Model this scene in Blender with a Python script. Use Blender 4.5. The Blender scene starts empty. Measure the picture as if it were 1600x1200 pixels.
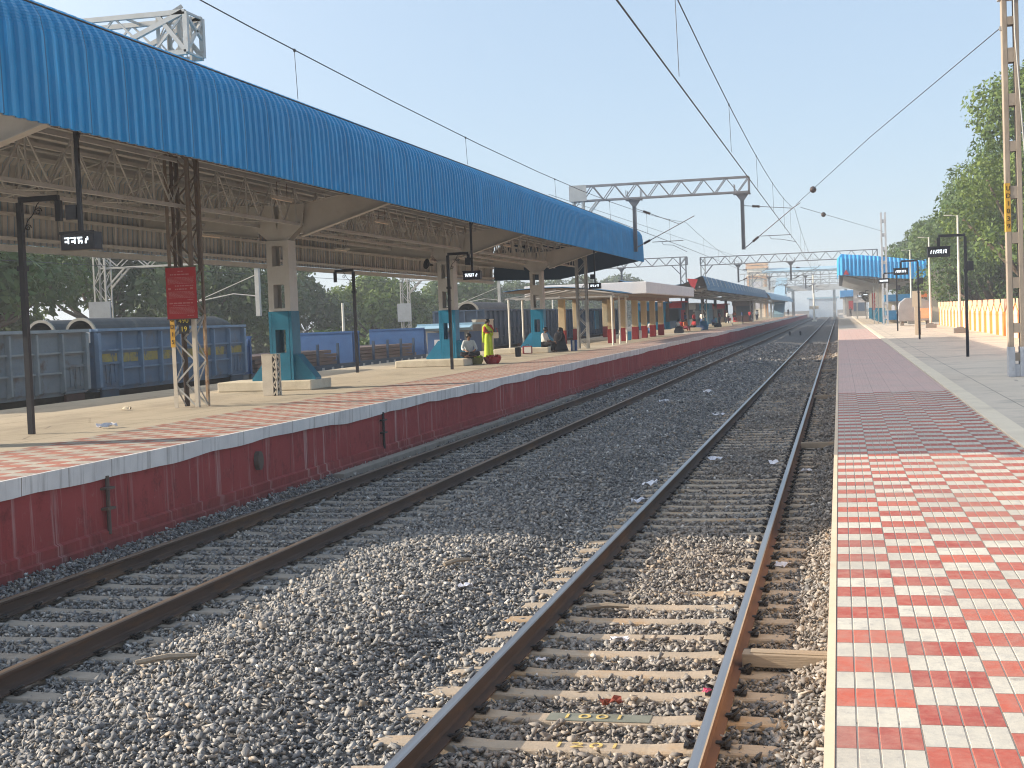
import bpy, bmesh, math, random
import numpy as np
from mathutils import Vector, Matrix, noise

random.seed(7); RNG = np.random.default_rng(7)
S = bpy.context.scene
C = S.collection
R = math.radians

# ------------------------------------------------------------------ camera
cam_data = bpy.data.cameras.new("camera")
cam = bpy.data.objects.new("camera", cam_data); C.objects.link(cam)
S.camera = cam
cam_data.sensor_width = 36.0
cam_data.lens = 36.0 * 2200 / 1600
cam_data.clip_start = 0.1; cam_data.clip_end = 5000

def camera_matrix():
    f, vx, vy, roll = 2200.0, 1311.0, 480.0, R(2.2)      # where the rails vanish in the photograph
    y = Vector((vx - 800, vy - 600, f)).normalized()
    u = Vector((-math.sin(roll), -math.cos(roll), 0))
    z = Vector((u.x, u.y, -(u.x * y.x + u.y * y.y) / y.z)).normalized()
    x = y.cross(z)
    M = Matrix((x, y, z)).transposed()                   # camera(right,down,fwd) = M @ world
    right, down, fwd = Vector(M[0]), Vector(M[1]), Vector(M[2])
    m = Matrix((right, -down, -fwd)).transposed().to_4x4()
    m.translation = Vector((0, 0, 2.58))
    return m
cam.matrix_world = camera_matrix()

# ------------------------------------------------------------------ light
SUN_EL, SUN_AZ = R(20.8), R(9)                            # from the left, a little behind the camera
to_sun = Vector((-math.cos(SUN_EL) * math.cos(SUN_AZ), -math.cos(SUN_EL) * math.sin(SUN_AZ), math.sin(SUN_EL)))
world = bpy.data.worlds.new("World"); S.world = world; world.use_nodes = True
nt = world.node_tree; bg = nt.nodes["Background"]
sky = nt.nodes.new("ShaderNodeTexSky"); sky.sky_type = 'NISHITA'; sky.sun_disc = False
sky.sun_elevation = SUN_EL; sky.sun_rotation = math.atan2(to_sun.x, to_sun.y)
sky.altitude = 0; sky.air_density = 1.0; sky.dust_density = .5; sky.ozone_density = 1.6
veil = nt.nodes.new("ShaderNodeMix"); veil.data_type = 'RGBA'; veil.inputs[0].default_value = .76   # the milky veil of a hazy morning
nt.links.new(sky.outputs[0], veil.inputs[6]); veil.inputs[7].default_value = (2.08, 2.68, 3.46, 1)
# hazy air is brightest round the sun: a wide warm aureole on the left
tc = nt.nodes.new("ShaderNodeTexCoord"); dp = nt.nodes.new("ShaderNodeVectorMath"); dp.operation = 'DOT_PRODUCT'; dp.inputs[1].default_value = to_sun
nt.links.new(tc.outputs["Generated"], dp.inputs[0])
mx = nt.nodes.new("ShaderNodeMath"); mx.operation = 'MAXIMUM'; mx.inputs[1].default_value = 0; nt.links.new(dp.outputs["Value"], mx.inputs[0])
pw = nt.nodes.new("ShaderNodeMath"); pw.operation = 'POWER'; pw.inputs[1].default_value = 2.6; nt.links.new(mx.outputs[0], pw.inputs[0])
au = nt.nodes.new("ShaderNodeMix"); au.data_type = 'RGBA'; au.blend_type = 'ADD'; nt.links.new(pw.outputs[0], au.inputs[0])
nt.links.new(veil.outputs[2], au.inputs[6]); au.inputs[7].default_value = (8.5, 7.6, 6.6, 1)
nt.links.new(au.outputs[2], bg.inputs[0]); bg.inputs[1].default_value = 0.121
sun_d = bpy.data.lights.new("sun", 'SUN'); sun_d.energy = 4.5; sun_d.angle = R(0.5); sun_d.color = (1.0, 0.86, 0.68)
sun = bpy.data.objects.new("sun", sun_d); C.objects.link(sun)
sun.rotation_euler = to_sun.to_track_quat('Z', 'Y').to_euler()
S.view_settings.view_transform = 'Standard'; S.view_settings.look = 'None'
S.view_settings.exposure = 1.02; S.view_settings.gamma = 1.0; S.view_settings.use_curve_mapping = False
S.cycles.max_bounces = 6; S.cycles.diffuse_bounces = 3; S.cycles.volume_bounces = 0
S.cycles.use_denoising = True; S.cycles.filter_width = 1.1

# ------------------------------------------------------------------ materials
def nodes_of(name):
    m = bpy.data.materials.new(name); m.use_nodes = True
    return m, m.node_tree, m.node_tree.nodes["Principled BSDF"]
def mix(t, fac, a, b, mode='MIX'):
    n = t.nodes.new("ShaderNodeMix"); n.data_type = 'RGBA'; n.blend_type = mode
    for sock, v in ((n.inputs[0], fac), (n.inputs[6], a), (n.inputs[7], b)):
        if hasattr(v, "is_linked"): t.links.new(v, sock)
        elif isinstance(v, tuple): sock.default_value = (*v, 1) if len(v) == 3 else v
        else: sock.default_value = v
    return n.outputs[2]
def ramp(t, src, lo, hi):
    n = t.nodes.new("ShaderNodeMapRange"); n.inputs[1].default_value = lo; n.inputs[2].default_value = hi
    t.links.new(src, n.inputs[0]); return n.outputs[0]
def coords(t, scale=(1, 1, 1), kind="Object"):
    tc = t.nodes.new("ShaderNodeTexCoord"); mp = t.nodes.new("ShaderNodeMapping")
    mp.inputs["Scale"].default_value = scale
    if kind == "Position":
        g = t.nodes.new("ShaderNodeNewGeometry"); t.links.new(g.outputs["Position"], mp.inputs[0])
    else: t.links.new(tc.outputs[kind], mp.inputs[0])
    return mp.outputs[0]
def noise_tex(t, vec, scale, detail=4, rough=0.6):
    n = t.nodes.new("ShaderNodeTexNoise"); n.inputs["Scale"].default_value = scale
    n.inputs["Detail"].default_value = detail; n.inputs["Roughness"].default_value = rough
    t.links.new(vec, n.inputs["Vector"]); return n.outputs[0]
def bump(t, p, h, strength, dist=0.02):
    b = t.nodes.new("ShaderNodeBump"); b.inputs["Strength"].default_value = strength; b.inputs["Distance"].default_value = dist
    t.links.new(h, b.inputs["Height"]); t.links.new(b.outputs[0], p.inputs["Normal"])
def math_n(t, op, a, b=None):
    n = t.nodes.new("ShaderNodeMath"); n.operation = op
    for i, v in enumerate((a, b)):
        if v is None: continue
        if hasattr(v, "is_linked"): t.links.new(v, n.inputs[i])
        else: n.inputs[i].default_value = v
    return n.outputs[0]
def mat(name, c1, c2=None, scale=3.0, rough=0.7, metal=0.0, bmp=0.0, stain=None, stain_amt=(0.55, 0.75), stretch=(1, 1, 1), spec=0.3, bscale=None):
    m, t, p = nodes_of(name)
    v = coords(t, stretch, "Position")
    if c2 is None: c2 = tuple(x * 0.8 for x in c1)
    n1 = noise_tex(t, v, scale, 5, 0.65)
    col = mix(t, ramp(t, n1, 0.3, 0.7), c1, c2)
    if stain:
        n2 = noise_tex(t, v, scale * 0.37 + 0.3, 6, 0.7)
        col = mix(t, ramp(t, n2, *stain_amt), col, stain)
    t.links.new(col, p.inputs["Base Color"])
    p.inputs["Roughness"].default_value = rough; p.inputs["Metallic"].default_value = metal
    p.inputs["Specular IOR Level"].default_value = spec
    if bmp: bump(t, p, noise_tex(t, v, bscale or scale * 6, 4, 0.6), bmp)
    return m
def joint_lines(m, px, py, dark):
    t = m.node_tree; p = t.nodes["Principled BSDF"]; src = p.inputs["Base Color"].links[0].from_socket
    v = coords(t, (1, 1, 1), "Position"); sep = t.nodes.new("ShaderNodeSeparateXYZ"); t.links.new(v, sep.inputs[0])
    wob = math_n(t, 'MULTIPLY', noise_tex(t, v, 1.5, 3), .03)
    a = math_n(t, 'LESS_THAN', math_n(t, 'FRACT', math_n(t, 'DIVIDE', math_n(t, 'ADD', sep.outputs[1], wob), py)), .008)
    b = math_n(t, 'LESS_THAN', math_n(t, 'FRACT', math_n(t, 'DIVIDE', math_n(t, 'ADD', sep.outputs[0], wob), px)), .008)
    vo = t.nodes.new("ShaderNodeTexVoronoi"); vo.feature = 'DISTANCE_TO_EDGE'; vo.inputs["Scale"].default_value = .35; t.links.new(v, vo.inputs["Vector"])
    cr = math_n(t, 'MULTIPLY', math_n(t, 'LESS_THAN', vo.outputs["Distance"], .008), ramp(t, noise_tex(t, v, .4, 3), .5, .6))
    f = math_n(t, 'MULTIPLY', math_n(t, 'MAXIMUM', math_n(t, 'MAXIMUM', a, b), cr), .7)
    sp = ramp(t, noise_tex(t, v, 2.6, 8, .8), .60, .72)
    c = mix(t, math_n(t, 'MULTIPLY', sp, .45), src, tuple(x * 2.2 for x in dark))
    t.links.new(mix(t, f, c, dark), p.inputs["Base Color"])
def emit(name, c, strength):
    m, t, p = nodes_of(name)
    p.inputs["Base Color"].default_value = (*c, 1); p.inputs["Emission Color"].default_value = (*c, 1)
    p.inputs["Emission Strength"].default_value = strength; return m

M = {}
M['steel_blue'] = None
M['grey_ceiling'] = mat("ceiling sheet", (.40, .40, .40), (.31, .31, .31), 1.2, .6, stretch=(1, 1, 1))
M['grey_steel'] = mat("painted grey steel", (.47, .47, .465), (.38, .38, .375), 1.5, .55, stain=(.20, .15, .11), stain_amt=(.62, .8))
M['grey_column'] = mat("grey column paint", (.53, .51, .475), (.44, .425, .40), 1.3, .6, stain=(.24, .2, .16), stain_amt=(.6, .85))
M['teal'] = mat("teal paint", (.016, .17, .27), (.010, .12, .20), 2.0, .5, stain=(.10, .12, .11), stain_amt=(.62, .85))
M['teal_blue'] = mat("blue teal paint", (.02, .22, .38), (.012, .16, .28), 2.0, .5, stain=(.10, .12, .11), stain_amt=(.66, .9))
M['cream_plinth'] = mat("whitewashed plinth", (.66, .60, .48), (.55, .49, .38), 2.2, .85, stain=(.36, .3, .22), stain_amt=(.55, .8), bmp=.3)
M['concrete'] = mat("platform concrete", (.47, .405, .305), (.40, .345, .26), .8, .9, stain=(.25, .215, .165), stain_amt=(.5, .8), stretch=(1, .35, 1), bmp=.15, bscale=25)
M['concrete_grey'] = mat("grey platform concrete", (.62, .53, .425), (.53, .455, .365), .7, .9, stain=(.25, .23, .2), stain_amt=(.5, .8), bmp=.15, bscale=22)
M['mast_concrete'] = mat("weathered mast concrete", (.35, .29, .23), (.27, .225, .18), 2.5, .9, stain=(.17, .13, .10), stain_amt=(.5, .75), stretch=(1, 1, .3), bmp=.25)
M['white_base'] = mat("flaking white lime base", (.55, .56, .58), (.38, .39, .42), 5, .9, stain=(.30, .27, .24), stain_amt=(.55, .7), bmp=.3)
M['yellow_paint'] = mat("yellow number band", (.58, .34, .05), (.45, .25, .04), 6, .7, stain=(.33, .25, .15), stain_amt=(.6, .75))
M['black_paint'] = mat("black paint", (.012, .013, .02), (.02, .021, .028), 3, .45)
joint_lines(M['concrete'], 3.1, 3.0, (.13, .11, .085)); joint_lines(M['concrete_grey'], 2.9, 3.0, (.16, .145, .125))
M['black_letters'] = mat("black lettering", (.015, .015, .015), None, 3, .7)
M['yellow_letters'] = mat("yellow lettering", (.55, .45, .06), None, 8, .7)
M['galv'] = mat("galvanised steel", (.40, .40, .385), (.31, .31, .30), 3, .5, .25, stain=(.22, .17, .12), stain_amt=(.66, .85))
M['galv_white'] = mat("aluminium painted steel", (.50, .485, .45), (.40, .385, .35), 3, .5, .1, stain=(.26, .17, .10), stain_amt=(.6, .8))
M['mast_white'] = mat("white mast paint", (.58, .53, .45), (.48, .43, .36), 4, .65, stain=(.28, .16, .07), stain_amt=(.58, .72))
M['rust_dark'] = mat("dark rusty steel", (.13, .10, .085), (.09, .07, .062), 4, .8, stain=(.2, .13, .08), stain_amt=(.55, .75))
M['rust_brown'] = mat("brown weathered steel", (.20, .165, .135), (.15, .12, .10), 4, .8, stain=(.22, .14, .08), stain_amt=(.58, .78))
M['rust_steel'] = mat("rusty flaked leg", (.42, .34, .26), (.30, .21, .13), 7, .8, stain=(.24, .11, .045), stain_amt=(.5, .62))
M['gantry_grey'] = mat("gantry grey", (.22, .22, .23), (.16, .16, .17), 3, .55, .2)
M['wire'] = mat("overhead wire", (.05, .05, .055), None, 5, .5, .3)
M['insulator'] = mat("brown insulator", (.05, .032, .03), None, 5, .35)
M['red_wall'] = None
M['white_fascia'] = mat("white rendered fascia", (.78, .76, .74), (.70, .68, .67), 1.0, .8, stain=(.55, .52, .5), stain_amt=(.6, .85))
M['cream_wall'] = mat("cream pillar paint", (.62, .50, .32), (.54, .43, .27), 1.4, .85, stain=(.40, .33, .22), stain_amt=(.58, .8))
M['maroon'] = mat("maroon dado", (.28, .03, .03), (.22, .022, .025), 2.5, .8)
M['rail_rust'] = mat("rail side rust", (.075, .05, .04), (.05, .034, .028), 9, .85, stain=(.13, .07, .035), stain_amt=(.5, .7), stretch=(1, .15, 1))
M['rail_rust_red'] = mat("rail side brown rust", (.16, .075, .045), (.10, .055, .04), 9, .8, stain=(.2, .10, .05), stain_amt=(.5, .7), stretch=(1, .15, 1))
M['rail_top'] = mat("worn rail head", (.33, .335, .35), (.25, .255, .27), 6, .32, .8, stretch=(1, .05, 1))
M['rail_top_brown'] = mat("dull rail head", (.17, .12, .085), (.12, .085, .06), 6, .5, .4, stretch=(1, .05, 1))
M['clip'] = mat("black rail clip", (.015, .014, .016), (.03, .026, .024), 9, .6)
M['paper'] = mat("white litter", (.74, .73, .76), (.6, .6, .66), 20, .8)
M['red_litter'] = mat("red brown litter", (.22, .05, .03), (.15, .035, .022), 20, .7)
M['pink_litter'] = mat("pink litter", (.75, .12, .22), None, 20, .7)
M['blue_litter'] = mat("blue litter", (.10, .25, .6), None, 20, .6)
M['basket'] = mat("olive woven cane", (.23, .22, .06), (.16, .15, .045), 25, .9, bmp=.4)
M['wood'] = mat("grey timber", (.30, .25, .19), (.21, .17, .13), 6, .9, stretch=(.3, 3, 3), bmp=.3)
M['bark'] = mat("bark", (.12, .09, .065), (.075, .055, .04), 4, .95, bmp=.5)
M['skin'] = mat("brown skin", (.20, .105, .065), (.17, .09, .055), 8, .6)
M['hair'] = mat("black hair", (.012, .010, .010), None, 12, .5)
M['white_cloth'] = mat("white cotton", (.68, .66, .62), (.58, .57, .54), 9, .9)
M['pale_cloth'] = mat("pale check shirt", (.50, .55, .55), (.40, .45, .47), 14, .9)
M['dark_cloth'] = mat("dark cloth", (.018, .018, .024), (.028, .028, .034), 9, .95)
M['lime_cloth'] = mat("lime green silk", (.42, .55, .03), (.33, .46, .02), 9, .6)
M['red_cloth'] = mat("red cloth", (.45, .045, .05), (.34, .03, .035), 9, .85)
M['orange_cloth'] = mat("orange cloth", (.60, .18, .06), None, 9, .85)
M['blue_cloth'] = mat("blue cloth", (.07, .13, .30), (.05, .09, .22), 9, .85)
M['maroon_cloth'] = mat("maroon cloth", (.22, .03, .045), None, 9, .85)
M['wagon_grey'] = mat("faded grey blue wagon", (.235, .26, .29), (.18, .205, .235), 1.1, .75, stain=(.15, .085, .06), stain_amt=(.54, .70), bmp=.1)
M['wagon_blue'] = mat("blue wagon paint", (.145, .215, .32), (.11, .17, .26), 1.2, .7, stain=(.17, .14, .12), stain_amt=(.55, .74), bmp=.1)
M['wagon_deep'] = mat("deep blue steel", (.05, .13, .30), (.04, .095, .23), 1.3, .6, stain=(.06, .09, .18), stain_amt=(.6, .8))
M['wagon_dark'] = mat("dark navy wagon", (.06, .095, .15), (.045, .07, .115), 1.2, .7, stain=(.09, .07, .06), stain_amt=(.62, .8))
M['wagon_yellow'] = mat("worn yellow band", (.42, .33, .09), (.30, .25, .11), 5, .8, stain=(.12, .15, .22), stain_amt=(.5, .62))
M['underframe'] = mat("wagon underframe", (.03, .026, .024), (.05, .04, .034), 3, .9)
M['bogie_red'] = mat("brown oxide bogie", (.12, .055, .045), (.08, .04, .035), 4, .85)
M['pipe'] = mat("dark bitumen pipe", (.06, .06, .066), (.10, .095, .09), 2, .8, stain=(.16, .145, .12), stain_amt=(.55, .75))
M['pipe_end'] = mat("pale pipe rim", (.34, .31, .26), None, 5, .85)
M['rail_load'] = mat("stacked rails", (.22, .15, .125), (.15, .105, .09), 3, .8, stretch=(6, .4, 6))
M['orange_wall'] = mat("orange wall paint", (.80, .20, .02), (.70, .165, .016), 2, .8)
M['peach'] = mat("white wall paint", (.82, .72, .62), (.76, .64, .54), 2, .85)
M['bay_cream'] = mat("cream wall paint", (.72, .56, .40), (.64, .48, .33), 2, .85, stain=(.50, .34, .22), stain_amt=(.6, .8))
M['peach_top'] = mat("pinkish wall top", (.72, .42, .28), (.64, .36, .23), 2, .85)
M['stone_base'] = mat("grey plinth block", (.27, .25, .225), None, 3, .9)
M['stainless'] = mat("stainless panel", (.42, .42, .43), (.34, .34, .35), 2, .4, .5)
M['kiosk_blue'] = mat("blue kiosk paint", (.03, .17, .33), (.02, .13, .27), 2, .6)
M['light_pole'] = mat("white lamp pole", (.66, .64, .56), (.58, .56, .49), 3, .55)
M['screen_white'] = emit("lit display text", (.85, .93, 1.0), .75)
M['sign_red'] = mat("red notice enamel", (.34, .012, .022), (.29, .01, .018), 3, .5)
M['sign_red_pale'] = mat("pale printed lines", (.46, .17, .17), None, 30, .6)
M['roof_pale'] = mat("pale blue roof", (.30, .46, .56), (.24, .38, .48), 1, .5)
M['tarp_blue'] = mat("blue tarpaulin", (.08, .36, .62), None, 2, .7)
M['hut_wall'] = mat("grey hut wall", (.30, .30, .30), (.22, .22, .22), 1.5, .9)
M['brick_cream'] = mat("cream building", (.58, .50, .38), (.5, .42, .31), 1.2, .85)
M['tower_cream'] = mat("cream tower", (.86, .80, .68), (.80, .74, .62), 1, .85)
M['tower_orange'] = mat("orange tower trim", (.80, .48, .27), None, 1, .85)
M['soil'] = mat("dusty soil", (.13, .11, .09), (.09, .075, .06), .8, .95, stain=(.075, .085, .05), stain_amt=(.5, .7))
M['shed_under'] = mat("dusty shed ceiling", (.33, .27, .22), (.26, .21, .17), 1.4, .8)
M['dark_soffit'] = mat("shade-dark soffit", (.12, .11, .10), (.08, .075, .07), 1.4, .8)  # colour darkened to stand for the shade under the far canopies
M['glass_dark'] = mat("dark window", (.03, .035, .04), None, 2, .2, spec=.6)

def leaf_mat(name, a, b):
    m, t, p = nodes_of(name)
    at = t.nodes.new("ShaderNodeAttribute"); at.attribute_name = "rnd"
    col = mix(t, at.outputs["Fac"], a, b)
    t.links.new(col, p.inputs["Base Color"]); p.inputs["Roughness"].default_value = .6
    p.inputs["Specular IOR Level"].default_value = .25
    tr = t.nodes.new("ShaderNodeBsdfTranslucent"); t.links.new(mix(t, .5, col, (.16, .22, .02)), tr.inputs[0])
    ms = t.nodes.new("ShaderNodeMixShader"); ms.inputs[0].default_value = .25
    t.links.new(p.outputs[0], ms.inputs[1]); t.links.new(tr.outputs[0], ms.inputs[2])
    t.links.new(ms.outputs[0], t.nodes["Material Output"].inputs[0]); return m
M['leaf_green'] = leaf_mat("bright leaves", (.035, .08, .02), (.155, .215, .045))
M['leaf_mid'] = leaf_mat("mid leaves", (.035, .075, .026), (.11, .165, .05))
M['leaf_dark'] = leaf_mat("dark leaves", (.028, .056, .028), (.075, .115, .045))

CY0_ = 14.6
def roof_blue(name, c1, c2, axis=1, pitch=.262):
    m, t, p = nodes_of(name)
    v = coords(t, (1, 1, 1), "Position")
    n1 = noise_tex(t, v, .7, 4); col = mix(t, ramp(t, n1, .3, .7), c1, c2)
    streak = noise_tex(t, coords(t, (9, 9, .5) if axis == 1 else (9, 9, .5), "Position"), 1.0, 4)
    col = mix(t, ramp(t, streak, .58, .82), col, tuple(min(1, x * 1.4 + .02) for x in c1))
    col = mix(t, math_n(t, 'MULTIPLY', ramp(t, noise_tex(t, v, .33, 6, .7), .5, .72), .35), col, tuple(x * .8 + .05 for x in c1))
    # dents and scuffs, and the dusty film of old paint
    n2 = noise_tex(t, v, 5, 6, .75); col = mix(t, ramp(t, n2, .68, .86), col, tuple(x * .6 for x in c2))
    # darker lap joint every four ribs
    sep = t.nodes.new("ShaderNodeSeparateXYZ"); t.links.new(v, sep.inputs[0])
    fr = math_n(t, 'FRACT', math_n(t, 'DIVIDE', math_n(t, 'SUBTRACT', sep.outputs[axis], CY0_ - .05), pitch * 4))
    lap = math_n(t, 'LESS_THAN', fr, .028)
    col = mix(t, lap, col, tuple(x * .5 for x in c2))
    t.links.new(col, p.inputs["Base Color"]); p.inputs["Roughness"].default_value = .42
    p.inputs["Specular IOR Level"].default_value = .4
    zz = sep.outputs[2]
    crimp = math_n(t, 'MULTIPLY', math_n(t, 'SINE', math_n(t, 'MULTIPLY', zz, 150.0)), math_n(t, 'MULTIPLY', ramp(t, zz, 6.52, 6.60), ramp(t, zz, 7.04, 6.96)))
    bump(t, p, math_n(t, 'ADD', math_n(t, 'MULTIPLY', n2, .25), math_n(t, 'MULTIPLY', crimp, .5)), .35, .02); return m
M['roof_blue'] = roof_blue("blue profiled sheet", (.010, .275, .56), (.007, .215, .46))
M['roof_blue_far'] = roof_blue("bright blue profiled sheet", (.02, .32, .66), (.016, .27, .58), 0, 30)
M['roof_slate'] = roof_blue("slate blue sheet", (.07, .17, .29), (.045, .12, .21), 1, .9)

def red_wall():
    m, t, p = nodes_of("maroon platform wall")
    v = coords(t, (1, 1, 1), "Position"); vs = coords(t, (0, 2.2, .10), "Position")
    col = mix(t, ramp(t, noise_tex(t, v, 1.2, 5), .3, .7), (.32, .058, .058), (.245, .042, .044))
    col = mix(t, ramp(t, noise_tex(t, v, 2.2, 7, .78), .54, .74), col, (.115, .022, .026))
    col = mix(t, ramp(t, noise_tex(t, v, 5, 7, .8), .60, .72), col, (.33, .13, .12))
    sp = t.nodes.new("ShaderNodeSeparateXYZ"); t.links.new(v, sp.inputs[0])
    low = math_n(t, 'ADD', sp.outputs[2], math_n(t, 'MULTIPLY', noise_tex(t, v, 3, 5), .5))
    col = mix(t, math_n(t, 'MULTIPLY', ramp(t, low, .42, .05), .55), col, (.10, .045, .04))
    col = mix(t, ramp(t, noise_tex(t, vs, 1.9, 6, .75), .53, .70), col, mix(t, ramp(t, noise_tex(t, coords(t, (0, 1, 0), 'Position'), .16, 2), .40, .58), (.27, .06, .06), (.50, .37, .35)))   # lime runs
    col = mix(t, ramp(t, noise_tex(t, coords(t, (0, 3.2, .25), "Position"), 1.1, 6, .75), .58, .72), col, (.085, .022, .024))
    t.links.new(col, p.inputs["Base Color"]); p.inputs["Roughness"].default_value = .85
    p.inputs["Specular IOR Level"].default_value = .2
    bump(t, p, noise_tex(t, v, 7, 5), .35, .03); return m
M['red_wall'] = red_wall()
def coping():
    m, t, p = nodes_of("white coping paint")
    v = coords(t, (1, 1, 1), "Position"); vs = coords(t, (1, 3.5, .25), "Position")
    col = mix(t, ramp(t, noise_tex(t, v, 2, 5), .3, .7), (.74, .715, .69), (.60, .58, .565))
    col = mix(t, ramp(t, noise_tex(t, vs, 2.2, 6, .7), .52, .74), col, (.30, .28, .26))
    sep = t.nodes.new("ShaderNodeSeparateXYZ"); t.links.new(v, sep.inputs[0])
    fr = math_n(t, 'FRACT', math_n(t, 'DIVIDE', sep.outputs[1], 1.03))
    col = mix(t, math_n(t, 'LESS_THAN', fr, .014), col, (.20, .17, .14))
    t.links.new(col, p.inputs["Base Color"]); p.inputs["Roughness"].default_value = .85
    bump(t, p, noise_tex(t, v, 9, 5), .2, .02); return m
M['coping'] = coping()

def checker(name, x0, size, sizey, grey_from=None, mosaic_from=None, left=False):
    """red and cream cement tiles, grooved, laid in slightly shifted columns"""
    m, t, p = nodes_of(name)
    g = t.nodes.new("ShaderNodeNewGeometry"); sep = t.nodes.new("ShaderNodeSeparateXYZ")
    t.links.new(g.outputs["Position"], sep.inputs[0]); X, Y = sep.outputs[0], sep.outputs[1]
    u = math_n(t, 'DIVIDE', math_n(t, 'SUBTRACT', X, x0), size)
    iu = math_n(t, 'FLOOR', u)
    wn = t.nodes.new("ShaderNodeTexWhiteNoise"); wn.noise_dimensions = '1D'; t.links.new(iu, wn.inputs["W"])
    shift = math_n(t, 'MULTIPLY', wn.outputs[0], .38)
    v = math_n(t, 'ADD', math_n(t, 'DIVIDE', Y, sizey), shift); iv = math_n(t, 'FLOOR', v)
    par = math_n(t, 'MODULO', math_n(t, 'ADD', math_n(t, 'ADD', iu, iv), 1000.0), 2.0)
    par = math_n(t, 'GREATER_THAN', par, .5)
    cmb = t.nodes.new("ShaderNodeCombineXYZ"); t.links.new(iu, cmb.inputs[0]); t.links.new(iv, cmb.inputs[1])
    w2 = t.nodes.new("ShaderNodeTexWhiteNoise"); w2.noise_dimensions = '2D'; t.links.new(cmb.outputs[0], w2.inputs["Vector"])
    vec = coords(t, (1, 1, 1), "Position")
    n = noise_tex(t, vec, 9, 6, .7)
    red = mix(t, w2.outputs[0], (.50, .12, .075), (.34, .075, .06))
    red = mix(t, ramp(t, n, .4, .75), red, (.47, .20, .15))
    cream = mix(t, w2.outputs[0], (.62, .575, .48), (.50, .465, .395))
    cream = mix(t, ramp(t, n, .45, .75), cream, (.42, .40, .36))
    col = mix(t, par, cream, red)
    # grooves: four strips per tile lengthways, joints between tiles
    fu = math_n(t, 'FRACT', u); f4 = math_n(t, 'FRACT', math_n(t, 'MULTIPLY', u, 4.0))
    fv = math_n(t, 'FRACT', v)
    def edge(f, w): return math_n(t, 'GREATER_THAN', math_n(t, 'ABSOLUTE', math_n(t, 'SUBTRACT', f, .5)), .5 - w)
    joint = math_n(t, 'MAXIMUM', edge(fu, .012), edge(fv, .012))
    groove = math_n(t, 'MAXIMUM', edge(f4, .045), joint)
    ribs = math_n(t, 'SINE', math_n(t, 'MULTIPLY', v, 6.2832 * 8))
    dark = math_n(t, 'MULTIPLY', joint, .75)
    if left: col = mix(t, .30, col, (.42, .33, .26))
    col = mix(t, dark, col, (.16, .12, .10))
    col = mix(t, math_n(t, 'MULTIPLY', groove, math_n(t, 'ADD', .18, math_n(t, 'MULTIPLY', noise_tex(t, vec, 3.1, 3), .5))), col, (.17, .13, .115))
    dirt = noise_tex(t, coords(t, (1, .5, 1), "Position"), 1.3, 6, .65)
    col = mix(t, math_n(t, 'MULTIPLY', ramp(t, dirt, .45, .75), .5), col, (.30, .25, .21))
    spots = noise_tex(t, coords(t, (1, 1, 1), 'Position'), 4.5, 8, .8)
    col = mix(t, math_n(t, 'MULTIPLY', ramp(t, spots, .60, .70), .55), col, (.25, .21, .18))
    if mosaic_from:
        mos = math_n(t, 'GREATER_THAN', Y, mosaic_from)
        ck = t.nodes.new("ShaderNodeTexChecker"); ck.inputs["Scale"].default_value = 11
        ck.inputs["Color1"].default_value = (.58, .31, .26, 1); ck.inputs["Color2"].default_value = (.66, .55, .485, 1)
        t.links.new(vec, ck.inputs["Vector"])
        cm = mix(t, math_n(t, 'MULTIPLY', ramp(t, dirt, .45, .8), .6), ck.outputs[0], (.44, .37, .33))
        cm = mix(t, math_n(t, 'MULTIPLY', joint, .5), cm, (.25, .18, .16))
        col = mix(t, mos, col, cm)
    if grey_from:
        gr = math_n(t, 'GREATER_THAN', Y, grey_from)
        col = mix(t, gr, col, mix(t, ramp(t, dirt, .3, .7), (.50, .44, .37), (.43, .38, .32)))
    t.links.new(col, p.inputs["Base Color"]); p.inputs["Roughness"].default_value = .7
    p.inputs["Specular IOR Level"].default_value = .25
    h = math_n(t, 'SUBTRACT', math_n(t, 'MULTIPLY', math_n(t, 'GREATER_THAN', ribs, 0.3), .7), math_n(t, 'MULTIPLY', groove, 1.0))
    h = math_n(t, 'ADD', h, math_n(t, 'MULTIPLY', n, .5))
    bump(t, p, h, .9, .011); return m
M['tiles'] = checker("red and cream tiles", -.06, .343, .30, 112, 29.3)
M['tiles_left'] = checker("worn red and cream tiles", -9.3, .36, .34, None, None, True)

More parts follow.
